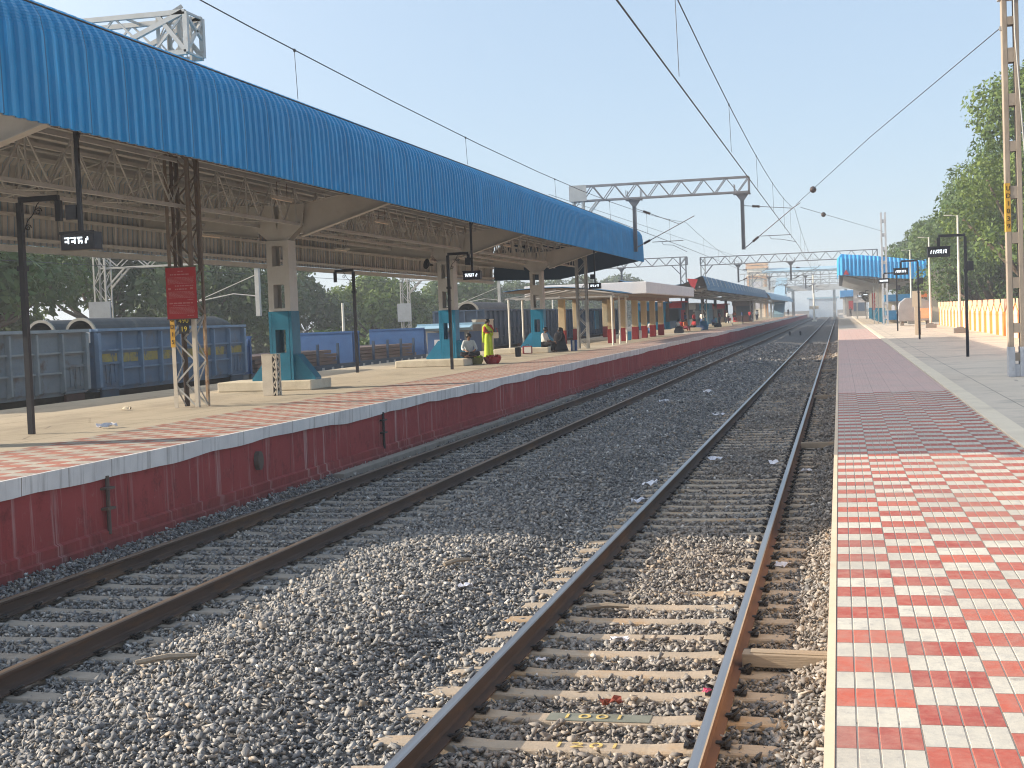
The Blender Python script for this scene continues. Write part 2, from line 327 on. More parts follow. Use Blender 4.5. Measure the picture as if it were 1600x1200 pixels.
def ballast_mats():
    def stone(name, tint, strong):
        m, t, p = nodes_of(name)
        at = t.nodes.new("ShaderNodeAttribute"); at.attribute_name = "rnd"
        cr = t.nodes.new("ShaderNodeValToRGB"); t.links.new(at.outputs["Fac"], cr.inputs[0])
        el = cr.color_ramp.elements
        pts = [(0, (.09, .094, .102)), (.25, (.17, .172, .18)), (.5, (.26, .257, .25)), (.7, (.36, .345, .325)), (.82, (.32, .26, .20)), (.92, (.47, .455, .43)), (1, (.70, .68, .65))]
        el[0].position = 0; el[0].color = (*pts[0][1], 1); el[1].position = 1; el[1].color = (*pts[-1][1], 1)
        for ps, c in pts[1:-1]:
            e = el.new(ps); e.color = (*c, 1)
        col = cr.outputs[0]
        v = coords(t, (1, 1, 1), "Position")
        n = noise_tex(t, v, 28, 4, .7)
        col = mix(t, math_n(t, 'MULTIPLY', ramp(t, n, .45, .8), .6), col, mix(t, .5, col, (.32, .30, .27)))
        # rusty brown dirt under the trains between and beside the running rails
        sep = t.nodes.new("ShaderNodeSeparateXYZ"); t.links.new(v, sep.inputs[0])
        band = math_n(t, 'GREATER_THAN', math_n(t, 'ADD', sep.outputs[0], math_n(t, 'MULTIPLY', noise_tex(t, v, 1.4, 3), 1.6)), -1.75)
        nb = noise_tex(t, v, .6, 4)
        col = mix(t, math_n(t, 'MULTIPLY', band, math_n(t, 'MULTIPLY', ramp(t, nb, .3, .6), .6)), col, mix(t, .55, col, (.27, .20, .135)))
        t.links.new(col, p.inputs["Base Color"]); p.inputs["Roughness"].default_value = .9
        p.inputs["Specular IOR Level"].default_value = .2
        bump(t, p, n, .5, .01); return m
    m1 = stone("crushed stone", None, 1)
    m, t, p = nodes_of("ballast bed")
    v = coords(t, (1, 1, 1), "Position")
    vo = t.nodes.new("ShaderNodeTexVoronoi"); vo.inputs["Scale"].default_value = 17; t.links.new(v, vo.inputs["Vector"])
    sepc = t.nodes.new("ShaderNodeSeparateColor"); t.links.new(vo.outputs["Color"], sepc.inputs[0])
    col = mix(t, ramp(t, sepc.outputs[0], .1, 1), (.06, .061, .065), (.20, .197, .192))  # bed tone kept dark to stand for shade between the stones
    col = mix(t, ramp(t, noise_tex(t, v, .5, 4), .4, .7), col, mix(t, .35, col, (.15, .13, .11)))
    t.links.new(col, p.inputs["Base Color"]); p.inputs["Roughness"].default_value = .95
    p.inputs["Specular IOR Level"].default_value = .15
    inv = math_n(t, 'SUBTRACT', 1.0, vo.outputs["Distance"]); bump(t, p, inv, .9, .05)
    return m1, m
M['stone'], M['ballast_bed'] = ballast_mats()
def sleeper_mat(name, a, b, c):
    return mat(name, a, b, 3, .9, stain=c, stain_amt=(.52, .72), bmp=.3, bscale=30)
M['sleeper'] = sleeper_mat("warm dusty sleeper concrete", (.40, .325, .245), (.30, .25, .195), (.36, .225, .11))
M['sleeper_grey'] = sleeper_mat("grey dusty sleeper concrete", (.30, .265, .225), (.235, .21, .18), (.17, .14, .115))
M['sleeper_paint'] = mat("grey green paint patch", (.19, .20, .17), (.14, .15, .125), 9, .9)
M['sleeper_yellow'] = mat("worn yellow digits", (.62, .47, .13), (.42, .33, .16), 18, .85)

# ------------------------------------------------------------------ helpers
OFF = {}
class MB:
    """collects shapes and links them as ONE mesh object"""
    def __init__(s, local=False): s.v, s.f, s.m, s.local = [], [], [], local
    def add(s, verts, faces, mi=0):
        o = len(s.v); s.v += [tuple(p) for p in verts]
        s.f += [tuple(i + o for i in f) for f in faces]; s.m += [mi] * len(faces); return s
    def box(s, x0, x1, y0, y1, z0, z1, mi=0):
        return s.add([(x0, y0, z0), (x1, y0, z0), (x1, y1, z0), (x0, y1, z0), (x0, y0, z1), (x1, y0, z1), (x1, y1, z1), (x0, y1, z1)],
                     [(0, 3, 2, 1), (4, 5, 6, 7), (0, 1, 5, 4), (1, 2, 6, 5), (2, 3, 7, 6), (3, 0, 4, 7)], mi)
    def bar(s, p, q, w, h=None, mi=0, up=(0, 0, 1)):
        h = h or w; p, q, up = Vector(p), Vector(q), Vector(up); d = (q - p).normalized()
        if abs(d.dot(up)) > .98: up = Vector((0, 1, 0)) if abs(d.y) < .9 else Vector((1, 0, 0))
        a = d.cross(up).normalized() * w / 2; b = a.cross(d).normalized() * h / 2
        vs = [c + i * a + j * b for c in (p, q) for i, j in ((-1, -1), (1, -1), (1, 1), (-1, 1))]
        return s.add(vs, [(0, 1, 2, 3), (7, 6, 5, 4), (0, 4, 5, 1), (1, 5, 6, 2), (2, 6, 7, 3), (3, 7, 4, 0)], mi)
    def tube(s, pts, r, n=6, mi=0, caps=True):
        pts = [Vector(p) for p in pts]; rs = r if isinstance(r, (list, tuple)) else [r] * len(pts)
        vs, fs = [], []; ref = None
        for i, p in enumerate(pts):
            d = (pts[min(i + 1, len(pts) - 1)] - pts[max(i - 1, 0)]).normalized()
            if ref is None: ref = Vector((0, 0, 1)) if abs(d.z) < .9 else Vector((1, 0, 0))
            a = d.cross(ref)
            if a.length < 1e-4: a = d.orthogonal()
            a.normalize(); b = d.cross(a).normalized(); ref = -b if False else ref
            for k in range(n):
                t = 2 * math.pi * k / n; vs.append(p + (a * math.cos(t) + b * math.sin(t)) * rs[i])
        for i in range(len(pts) - 1):
            for k in range(n):
                k2 = (k + 1) % n; fs.append((i * n + k, i * n + k2, (i + 1) * n + k2, (i + 1) * n + k))
        if caps: fs += [tuple(range(n - 1, -1, -1)), tuple((len(pts) - 1) * n + k for k in range(n))]
        return s.add(vs, fs, mi)
    def prism(s, poly, axis, a, b, mi=0):
        n = len(poly)
        P = {'x': lambda u, v, w: (w, u, v), 'y': lambda u, v, w: (u, w, v), 'z': lambda u, v, w: (u, v, w)}[axis]
        vs = [P(u, v, a) for u, v in poly] + [P(u, v, b) for u, v in poly]
        fs = [tuple(range(n))[::-1], tuple(range(n, 2 * n))] + [(i, (i + 1) % n, n + (i + 1) % n, n + i) for i in range(n)]
        return s.add(vs, fs, mi)
    def lathe(s, prof, n=10, c=(0, 0, 0), mi=0, sx=1, sy=1):
        vs, fs = [], []
        for r, z in prof:
            for k in range(n):
                t = 2 * math.pi * k / n; vs.append((c[0] + r * sx * math.cos(t), c[1] + r * sy * math.sin(t), c[2] + z))
        for i in range(len(prof) - 1):
            for k in range(n):
                k2 = (k + 1) % n; fs.append((i * n + k, i * n + k2, (i + 1) * n + k2, (i + 1) * n + k))
        fs += [tuple(range(n - 1, -1, -1)), tuple((len(prof) - 1) * n + k for k in range(n))]
        return s.add(vs, fs, mi)
    def mesh(s, name, mats, off=(0, 0, 0), smooth=False):
        me = bpy.data.meshes.new(name)
        me.from_pydata([(p[0] - off[0], p[1] - off[1], p[2] - off[2]) for p in s.v], [], s.f)
        for m_ in (mats if isinstance(mats, (list, tuple)) else [mats]): me.materials.append(m_)
        me.polygons.foreach_set("material_index", s.m)
        bm = bmesh.new(); bm.from_mesh(me); bmesh.ops.recalc_face_normals(bm, faces=bm.faces); bm.to_mesh(me); bm.free()
        if smooth: me.polygons.foreach_set("use_smooth", [True] * len(me.polygons))
        me.update(); return me
    def build(s, name, mats, parent=None, at=None, smooth=False, bevel=0):
        if parent is not None: off = (0, 0, 0) if s.local else OFF[parent.name]
        else: off = at if (at is not None and not s.local) else (0, 0, 0)
        o = bpy.data.objects.new(name, s.mesh(name, mats, off, smooth)); C.objects.link(o)
        if parent is not None: o.parent = parent; OFF[o.name] = OFF.get(parent.name, (0, 0, 0))
        else:
            if at is not None: o.location = at
            OFF[o.name] = at or (0, 0, 0)
        if bevel:
            b = o.modifiers.new("bevel", 'BEVEL'); b.width = bevel; b.segments = 2; b.limit_method = 'ANGLE'
        return o
def tag(o, label, cat=None, group=None):
    o['label'] = label
    if cat: o['category'] = cat
    if group: o['group'] = group
    return o
def structure(o, kind='structure'): o['kind'] = kind; return o
def thing(name, label, cat, loc=(0, 0, 0), group=None, rotz=0):
    o = bpy.data.objects.new(name, None); C.objects.link(o); o.empty_display_size = .2
    o.location = loc; o.rotation_euler.z = rotz; OFF[o.name] = tuple(loc)
    return tag(o, label, cat, group)
def put(me, name, parent=None, loc=(0, 0, 0), rot=(0, 0, 0)):
    o = bpy.data.objects.new(name, me); C.objects.link(o); o.parent = parent; o.location = loc; o.rotation_euler = rot
    OFF[o.name] = OFF.get(parent.name, (0, 0, 0)) if parent else tuple(loc); return o
def dup(root, loc=None, rotz=None, label=None, group=None, parts=True):
    r = root.copy(); C.objects.link(r)
    if loc is not None: r.location = loc
    if rotz is not None: r.rotation_euler.z = rotz
    if label: r['label'] = label
    if group: r['group'] = group
    if parts:
        for ch in root.children:
            c = ch.copy(); C.objects.link(c); c.parent = r
            for g in ch.children:
                d = g.copy(); C.objects.link(d); d.parent = c
    return r
def attr(me, name, dom, vals):
    a = me.attributes.new(name, 'FLOAT', dom); a.data.foreach_set("value", np.asarray(vals, dtype=np.float32))
def text_mesh(s, size, material, extrude=.003, spacing=1.0):
    cu = bpy.data.curves.new("lettering", 'FONT'); cu.body = s; cu.size = size; cu.extrude = extrude
    cu.align_x = 'CENTER'; cu.align_y = 'CENTER'; cu.space_character = spacing
    o = bpy.data.objects.new("lettering", cu); C.objects.link(o)
    me = bpy.data.meshes.new_from_object(o.evaluated_get(bpy.context.evaluated_depsgraph_get()))
    bpy.data.objects.remove(o); me.materials.clear(); me.materials.append(material); return me
FACE_CAM = (R(90), 0, 0)

def fast_mesh(name, V, F4=None, F3=None, material=None, rnd=None, smooth=False):
    me = bpy.data.meshes.new(name)
    F = F4 if F4 is not None else F3; k = F.shape[1]
    me.vertices.add(len(V)); me.vertices.foreach_set("co", V.astype(np.float32).ravel())
    me.loops.add(F.size); me.loops.foreach_set("vertex_index", F.astype(np.int32).ravel())
    me.polygons.add(len(F)); me.polygons.foreach_set("loop_start", np.arange(0, F.size, k, dtype=np.int32))
    me.polygons.foreach_set("loop_total", np.full(len(F), k, dtype=np.int32))
    me.update(calc_edges=True); me.materials.append(material)
    if rnd is not None: attr(me, "rnd", 'FACE', rnd)
    if smooth: me.polygons.foreach_set("use_smooth", [True] * len(F))
    return me

# ------------------------------------------------------------------ ground, track bed, platforms
def noise1(x, seed): return noise.noise(Vector((x, seed * 7.31, 0.5)))
ZL, ZR = .98, .84                                    # tops of the left and right platform
XL = -9.2                                            # edge of the left platform
o = MB().add([(-900, -60, -.5), (900, -60, -.5), (900, 1800, -.5), (-900, 1800, -.5)], [(0, 1, 2, 3)]).build('ground', M['soil']); structure(o)

def bed_z(X, Y):
    """height of the stones: lower between the rails, heaped between the two tracks"""
    X = np.asarray(X, float); Y = np.asarray(Y, float)
    wob = .10 * np.sin(Y * .9 + X) * np.sin(Y * .37 + 1.3) + .06 * np.sin(Y * 2.3 + X * 2.1)
    z = np.full(X.shape, -.216)
    mid = np.exp(-((X + 4.55 + wob) / .95) ** 4); z = z + mid * (.135 + .02 * np.sin(Y * 1.7) + .03 * np.sin(Y * .45 + 2))
    side = np.clip((X + .55) / .5, 0, 1); z = z + side * .14
    wall = np.clip((-8.65 - X) / .5, 0, 1); z = z + wall * .06
    for c, amp in ((-1.76, .05), (-7.29, .01)):
        inside = np.exp(-((X - c) / .5) ** 4)
        z = z + inside * amp * np.clip(np.sin(Y * .62 + 4.2) + .25 * np.sin(Y * 1.9), -.2, 1)
    return z + .012 * np.sin(X * 5 + Y * 3.1) * np.sin(Y * 4.7)
def bed():
    xs = np.linspace(XL - .1, -.08, 70)
    ys = np.concatenate([np.arange(2, 45, .14), np.arange(45, 120, .6), np.arange(120, 700, 6)])
    X, Y = np.meshgrid(xs, ys); Z = bed_z(X, Y)
    Z = Z + np.where(Y < 48, -.028, .0) + RNG.normal(0, .007, Z.shape)
    V = np.stack([X, Y, Z], -1).reshape(-1, 3); n = len(xs)
    i = np.arange(len(ys) - 1)[:, None] * n + np.arange(n - 1)[None, :]
    F = np.stack([i, i + 1, i + n + 1, i + n], -1).reshape(-1, 4)
    return fast_mesh('ballast_bed', V, F4=F, material=M['ballast_bed'], smooth=True)
o = put(bed(), 'ballast_bed'); structure(o)

def stones():
    """loose crushed stone, every stone its own little broken block"""
    protos = []
    for k in range(28):
        bm = bmesh.new()
        el = Vector((random.uniform(.85, 1.5), random.uniform(.6, 1.05), random.uniform(.4, .8)))
        for i in range(random.choice((6, 7, 7, 8, 9))):
            d = Vector((random.gauss(0, 1), random.gauss(0, 1), random.gauss(0, 1))).normalized()
            bm.verts.new((d.x * el.x, d.y * el.y, d.z * el.z))
        r = bmesh.ops.convex_hull(bm, input=bm.verts)
        bmesh.ops.delete(bm, geom=[v for v in bm.verts if not v.link_faces], context='VERTS')
        bmesh.ops.triangulate(bm, faces=bm.faces); bm.verts.index_update()
        protos.append((np.array([v.co[:] for v in bm.verts]), np.array([[v.index for v in f.verts] for f in bm.faces]))); bm.free()
    pts = []
    zones = [(6.6, 13, 880, .0240), (13, 20, 800, .0245), (20, 30, 560, .027), (30, 44, 340, .032), (44, 70, 150, .042), (70, 110, 45, .065)]
    for y0, y1, dens, size in zones:
        n = int((y1 - y0) * 9.1 * dens); X = RNG.uniform(XL + .02, -.1, n); Y = RNG.uniform(y0, y1, n)
        keep = (X > -.74 * Y - .4)                    # outside the picture on the left
        pts.append(np.stack([X[keep], Y[keep], np.minimum(RNG.lognormal(0, .36, keep.sum()), 1.9) * size], 1))
    P = np.concatenate(pts); X, Y, SZ = P.T
    # few stones lie on the sleepers, none on the rails
    ok = np.ones(len(P), bool)
    for rx in (-.88, -2.64, -6.42, -8.16): ok &= np.abs(X - rx) > .085
    for c in (-1.76, -7.29):
        ph = ((Y - SLEEPER_Y0[c]) % SLEEPER_PITCH); on = (np.abs(X - c) < 1.32) & (ph < .21) & (SZ < .2)
        cover = np.sin(Y * .62 + 4.2) + .25 * np.sin(Y * 1.9) > .25
        cover &= np.abs(X - c - .12 * np.sin(Y * 1.3)) < .62 + .15 * np.sin(Y * 3.1)
        ok &= ~(on & (RNG.random(len(P)) > np.where(cover & (c > -3), .62, np.where(np.abs(X - c) > 1.0, .22, .07))))
    X, Y, SZ = X[ok], Y[ok], SZ[ok]
    Z = bed_z(X, Y) + SZ * RNG.uniform(-.55, .85, len(X))
    which = RNG.integers(0, len(protos), len(X)); val = np.clip(RNG.beta(1.6, 2.0, len(X)) + RNG.normal(0, .04, len(X)), 0, 1)
    Vs, Fs, Rn, off = [], [], [], 0
    for k, (pv, pf) in enumerate(protos):
        idx = np.where(which == k)[0]; m = len(idx)
        a, b, c = RNG.uniform(0, 6.283, m), RNG.normal(0, .5, m), RNG.normal(0, .5, m)
        ca, sa, cb, sb, cc, sc = np.cos(a), np.sin(a), np.cos(b), np.sin(b), np.cos(c), np.sin(c)
        Rm = np.empty((m, 3, 3))
        Rm[:, 0] = np.stack([ca * cb, ca * sb * sc - sa * cc, ca * sb * cc + sa * sc], 1)
        Rm[:, 1] = np.stack([sa * cb, sa * sb * sc + ca * cc, sa * sb * cc - ca * sc], 1)
        Rm[:, 2] = np.stack([-sb, cb * sc, cb * cc], 1)
        V = np.einsum('mij,vj->mvi', Rm, pv) * SZ[idx][:, None, None] + np.stack([X[idx], Y[idx], Z[idx]], 1)[:, None, :]
        F = pf[None] + (np.arange(m) * len(pv))[:, None, None] + off
        Vs.append(V.reshape(-1, 3)); Fs.append(F.reshape(-1, 3)); Rn.append(np.repeat(val[idx], len(pf))); off += m * len(pv)
    return fast_mesh('ballast', np.concatenate(Vs), F3=np.concatenate(Fs), material=M['stone'], rnd=np.concatenate(Rn))
SLEEPER_PITCH = .628
SLEEPER_Y0 = {-1.76: 8.77 - 3 * .628, -7.29: 8.95 - .628}
o = put(stones(), 'ballast'); tag(o, 'grey crushed stone ballast spread around the two tracks', 'ballast'); structure(o, 'stuff')

# left platform: slab, tiled strip, wavy white coping and the red wall with its ledges
b = MB(); b.box(-18.62, XL - .12, 3, 430, -.5, ZL - .004)
o = b.build('platform', M['concrete']); structure(o)
o = MB().add([(-11.65, 3, ZL), (XL - .03, 3, ZL), (XL - .03, 430, ZL), (-11.65, 430, ZL)], [(0, 1, 2, 3)]).build('platform_paving', M['tiles_left']); structure(o)
def wavy_wall():
    ys = list(np.arange(3, 90, .25)) + list(np.arange(90, 431, 2.5)); b = MB(); c = MB(); n = len(ys)
    low = [ZL - .225 - .06 * noise1(y * .33, 1) - .03 * noise1(y * 1.2, 2) for y in ys]
    bul = [.03 * noise1(y * .4, 3) for y in ys]
    rows = [[(XL - .06, y, ZL + .004) for y in ys], [(XL + bul[i], y, ZL + .004) for i, y in enumerate(ys)],
            [(XL + bul[i] - .01, y, low[i]) for i, y in enumerate(ys)], [(XL - .13, y, low[i] + .01) for i, y in enumerate(ys)]]
    c.add(sum(rows, []), [(r * n + i, r * n + i + 1, (r + 1) * n + i + 1, (r + 1) * n + i) for r in range(3) for i in range(n - 1)])
    prof = [(-.06, ZL - .02), (-.06, .09), (-.01, .07), (-.01, -.05), (.04, -.07), (.04, -.5)]
    rows = [[(XL + x + .01 * noise1(y * .8, 5 + k), y, z + (.012 * noise1(y * .6, 9 + k) if 0 < k < 5 else 0)) for y in ys] for k, (x, z) in enumerate(prof)]
    b.add(sum(rows, []), [(r * n + i, r * n + i + 1, (r + 1) * n + i + 1, (r + 1) * n + i) for r in range(len(prof) - 1) for i in range(n - 1)])
    return b, c
bw, cw = wavy_wall()
wall = bw.build('platform_wall', M['red_wall'], at=(XL, 3, -.5)); structure(wall)
o = cw.build('platform_coping', M['coping'], at=(XL, 3, ZL)); structure(o)
b = MB()
for k in range(9): b.box(-9.02, -8.80, 24 + k * 2.6, 24 + k * 2.6 + 2.57, -.3, -.075 + .02 * noise1(k * 1.7, 77))
o = b.build('trough', M['sleeper_grey'], at=(-8.9, 24, -.3), bevel=.015); o.name = 'gutter_kerb'; structure(o)
# right platform
b = MB(); b.box(-.10, 30, .5, 430, -.5, ZR - .004); o = b.build('platform', M['concrete_grey']); structure(o)
def grooved():
    xs = [(-.062, 0)]; q = .343 / 4; k = 1
    while -.06 + k * q < 2.05:
        x = -.06 + k * q; w = .0055 if k % 4 else .0045; xs += [(x - w, 0), (x - w * .5, -.0042), (x + w * .5, -.0042), (x + w, 0)]; k += 1
    xs.append((2.06, 0)); b = MB(); n = len(xs)
    b.add([(x, y, ZR + z) for y in (.5, 29.3) for x, z in xs], [(i, i + 1, n + i + 1, n + i) for i in range(n - 1)])
    b.add([(-.062, 29.3, ZR), (2.06, 29.3, ZR), (2.06, 430, ZR), (-.062, 430, ZR)], [(0, 1, 2, 3)]); return b
o = grooved().build('platform_paving', M['tiles']); structure(o)
b = MB(); b.box(-.105, -.064, .5, 430, -.5, ZR + .003); o = b.build('platform_coping', M['bay_cream']); structure(o)
b = MB()
for k in range(160): b.box(2.075, 2.375, .6 + k * 2.5, .6 + k * 2.5 + 2.485, ZR - .05, ZR + .022)
o = b.build('platform_kerb', mat("pale kerb strip", (.74, .64, .49), (.64, .55, .42), 1.5, .9, stain=(.5, .43, .34), stain_amt=(.55, .8)), bevel=.008); structure(o)

# ------------------------------------------------------------------ rails and sleepers
def rail_mb(x, far):
    h = .172; prof = [(-.075, -h), (.075, -h), (.075, -h + .012), (.02, -h + .03), (.0085, -h + .05), (.0085, -.05), (.034, -.038), (.036, -.012), (.028, -.002), (0, 0),
            (-.028, -.002), (-.036, -.012), (-.034, -.038), (-.0085, -.05), (-.0085, -h + .05), (-.02, -h + .03), (-.075, -h + .012)]
    b = MB(); n = len(prof); ys = (2.0, 40.0, 120.0, far)
    vs = [(x + u, y, v) for y in ys for u, v in prof]; o = 0
    b.add(vs, []); 
    for s in range(len(ys) - 1):
        for i in range(n):
            j = (i + 1) % n; b.f.append((s * n + i, s * n + j, (s + 1) * n + j, (s + 1) * n + i)); b.m.append(1 if i in (7, 8, 9, 10) else 0)
    b.f.append(tuple(range(n))); b.m.append(0)
    return b
for x, lab, mm in ((-.88, 'worn silver rail of the near track, closest to the right platform', ('rail_rust_red', 'rail_top')),
                   (-2.64, 'worn silver rail of the near track, on its side towards the ballast heap', ('rail_rust', 'rail_top')),
                   (-6.42, 'dull brown rail of the far track, on its side towards the ballast heap', ('rail_rust', 'rail_top_brown')),
                   (-8.16, 'dull brown rail of the far track, right under the red platform wall', ('rail_rust', 'rail_top_brown'))):
    o = rail_mb(x, 430).build('rail', [M[mm[0]], M[mm[1]]], at=(x, 2, -.172)); tag(o, lab, 'rail', 'running rails')

def sleeper_mesh(name, mtl):
    b = MB(); secs = [(-1.375, -.215, .085), (-1.30, -.192, .10), (-.95, -.181, .105), (-.80, -.181, .105), (-.5, -.200, .095), (.5, -.200, .095), (.80, -.181, .105), (.95, -.181, .105), (1.30, -.192, .10), (1.375, -.215, .085)]
    vs = []
    for x, z, w in secs: vs += [(x, -w - .03, -.40), (x, -w, z - .012), (x, -w + .012, z), (x, w - .012, z), (x, w, z - .012), (x, w + .03, -.40)]
    fs = [(s * 6 + i, s * 6 + i + 1, s * 6 + 7 + i, s * 6 + 6 + i) for s in range(len(secs) - 1) for i in range(5)]
    fs += [tuple(range(6)), tuple(range(54, 60))]
    return b.add(vs, fs).mesh(name, mtl)
def clip_mesh():
    b = MB(); pts = []
    for k in range(9):
        t = math.pi * (k / 8) ; pts.append((.03 + .05 * math.sin(t), -.055 * math.cos(t), .018 + .03 * math.sin(t)))
    b.tube(pts, .012, 6); b.box(-.01, .055, -.03, .03, -.012, .02); b.box(.05, .085, -.06, .06, -.012, .006)
    return b.mesh('rail_clip', M['clip'])
clip = clip_mesh()
def sleeper_row(c, mtl, label, y_far, y_clip, group, special={}):
    me = sleeper_mesh('sleeper', mtl); protos = {}
    for with_clip in (True, False):
        r = None
    y = SLEEPER_Y0[c] + .1; k = 0; proto = None; plain = None
    while y < y_far:
        if y < y_clip:
            if proto is None:
                proto = put(me, 'sleeper', None, (c, y, 0)); tag(proto, label, 'sleeper', group)
                for rx in (-.88, .88):
                    for s in (-1, 1): put(clip, 'rail_clip', proto, (rx + s * .062, 0, -.165), (0, 0, 0 if s > 0 else math.pi))
                o = proto
            else: o = dup(proto, (c + random.uniform(-.012, .012), y, random.uniform(-.006, .004)))
        else:
            if plain is None: plain = put(me, 'sleeper', None, (c, y, 0)); tag(plain, label, 'sleeper', group); o = plain
            else: o = dup(plain, (c, y, random.uniform(-.006, .004)))
        if k > 0: o.rotation_euler.z = random.gauss(0, .006)
        if k in special: special[k](o)
        y += SLEEPER_PITCH; k += 1
def marked(txt, lab, patch):
    def f(o):
        o['label'] = lab; del o['group']
        if patch:
            b = MB(True); b.box(-.30, .42, -.088, .088, -.2, -.196); b.build('paint_patch', M['sleeper_paint'], o)
        t = put(text_mesh(txt, .17, M['sleeper_yellow'], .002, 1.25), 'painted_number', o, (.02 if patch else .1, 0, -.192), (0, 0, 0)); t.scale = (1.15, .8, 1)
    return f
sleeper_row(-1.76, M['sleeper'], 'dusty tan concrete sleeper under the near track', 97, 46, 'near track sleepers',
            {3: marked("1201", 'concrete sleeper with a faded yellow number and no dark patch, nearest marked one', False), 4: marked("1001", 'concrete sleeper with yellow digits on a dark grey green patch', True)})
sleeper_row(-7.29, M['sleeper_grey'], 'grey concrete sleeper under the far track beside the red wall', 97, 42, 'far track sleepers')

# timber cross pieces between the near track and the right platform
for k, (y, lab) in enumerate(((10.9, 'rough timber plank across the stones between rail and right platform, nearest of the four'), (28.2, 'pale timber plank across the stones by the mosaic tiles, second from the camera'), (43.5, 'pale plank between rail and right platform, third from the camera'), (61.5, 'pale plank between rail and right platform, farthest of the four'))):
    b = MB(True); b.box(-.36, .36, -.09, .09, 0, .10); b.box(-.30, .33, -.05, .07, .10, .112)
    o = b.build('plank', M['wood'] if k == 0 else M['sleeper'], bevel=.012); o.location = (-.44, y, -.16); o.rotation_euler = (0, .02, .03 * (1 if k % 2 else -1)); tag(o, lab, 'plank', 'planks beside the platform')

# ------------------------------------------------------------------ the big blue canopy over the left platform
CY0, CY1 = 14.6, 74.0
can = thing('platform_canopy', 'long steel platform canopy with deep blue profiled fascia over the left platform', 'canopy', (-14.1, 34.6, ZL))
OUTER = [(-9.98, 5.36), (-9.99, 6.0), (-10.01, 6.52), (-10.05, 6.74), (-10.13, 6.88), (-10.26, 6.99), (-10.45, 7.065), (-10.72, 7.11), (-11.1, 7.10), (-12.6, 6.95), (-14.1, 6.55), (-15.8, 6.72), (-17.2, 6.9), (-17.75, 6.82), (-18.05, 6.5), (-18.15, 6.0), (-18.2, 4.72)]
def normals2(P):
    out = []
    for i in range(len(P)):
        a, b = P[max(i - 1, 0)], P[min(i + 1, len(P) - 1)]; d = Vector((b[0] - a[0], b[1] - a[1])).normalized(); out.append((d.y, -d.x))
    return out
def profiled(P, y0, y1, pitch, depth, sag=0.0, inset=0.0, flip=False):
    """trapezoid-ribbed sheet swept along y over the section P"""
    b = MB(); N = normals2(P); ys = []; hs = []; y = y0
    while y < y1 - 1e-6:
        for f, h in ((0, 0), (.50, 0), (.58, 1), (.92, 1)): ys.append(y + f * pitch); hs.append(h * depth)
        y += pitch
    ys.append(y1); hs.append(0); n = len(P); vs = []
    for k, yy in enumerate(ys):
        lap = .006 * noise1(yy * .95, 31)
        for i, (x, z) in enumerate(P):
            d = hs[k] - inset + lap
            vs.append((x - N[i][0] * d * -1, yy, z - N[i][1] * d * -1 + sag * noise1(yy * .09 + i * .01, 41)))
    fs = [(k * n + i, k * n + i + 1, (k + 1) * n + i + 1, (k + 1) * n + i) for k in range(len(ys) - 1) for i in range(n - 1)]
    return b.add(vs, fs)
def turn(P):                                          # make the section normal point outwards (up)
    N = normals2(P); return P if N[len(P) // 2][1] > 0 else P[::-1]
OUTER = turn(OUTER)
roof = profiled(OUTER, CY0, CY1, .262, .05, .012).build('roof_sheet', M['roof_blue'], can)
profiled(OUTER, CY0 + .02, CY1 - .02, .262, .04, .012, .035).build('ceiling_sheet', M['grey_ceiling'], can)
def ceil_z(x):
    P = sorted(OUTER); 
    for (x0, z0), (x1, z1) in zip(P, P[1:]):
        if x0 <= x <= x1: return z0 + (z1 - z0) * (x - x0) / (x1 - x0) - .05
    return 6
for x in (-10.7, -11.75, -12.8, -13.75, -14.5, -15.4, -16.4, -17.4):
    z = ceil_z(x) - .10
    b = MB(); b.box(x - .04, x + .04, CY0 + .1, CY1 - .1, z - .10, z + .08); b.box(x - .085, x + .085, CY0 + .1, CY1 - .1, z - .125, z - .102); b.build('purlin', M['grey_steel'], can)
b = MB(); b.box(-10.22, -10.09, CY0 + .1, CY1 - .1, 5.50, 5.56); b.box(-10.24, -10.12, CY0 + .1, CY1 - .1, 6.25, 6.31); b.build('eave_rail', M['grey_steel'], can)
for z in (4.80, 5.35, 5.95):
    b = MB(); b.box(-18.13, -18.03, CY0 + .1, CY1 - .1, z, z + .075); b.build('eave_rail', M['grey_steel'], can)
b = MB(); b.box(-18.30, -18.10, CY0, CY1, 4.56, 4.70); b.build('shade_gutter', M['grey_steel'], can)  # added under the eave so its shadow closes a sunlit strip of ballast
y = CY0 + .3
while y < CY1 - .3: b = MB(); b.box(-18.12, -18.06, y, y + .06, 4.88, 5.94); b.build('eave_post', M['grey_steel'], can); y += 1.3
def truss_y(x, y0, y1, zb, zt, step, r, parent, m, name='truss', chord=.075):
    b = MB(); b.box(x - chord / 2, x + chord / 2, y0, y1, zb, zb + chord); b.box(x - chord / 2, x + chord / 2, y0, y1, zt - chord, zt)
    n = max(1, round((y1 - y0) / step)); s = (y1 - y0) / n
    for k in range(n):
        ya = y0 + k * s
        b.bar((x, ya + .02, zb + chord), (x, ya + s / 2, zt - chord), r); b.bar((x, ya + s / 2, zt - chord), (x, ya + s - .02, zb + chord), r)
        b.bar((x + .012, ya + s / 2, zb + chord), (x + .012, ya + s / 2, zt - chord), r)
    return b.build(name, m, parent)
COLS = (18.6, 34.6, 50.6, 66.6)
for x, zb, zt in ((-13.55, 5.22, 6.25), (-14.65, 5.22, 6.25), (-16.3, 5.35, 6.35)):
    truss_y(x, CY0 + .3, CY1 - .4, zb, zt, 1.55, .030, can, M['grey_steel'])
b = MB(); y = CY0 + .5                                # light zig-zag hangers behind the right fascia
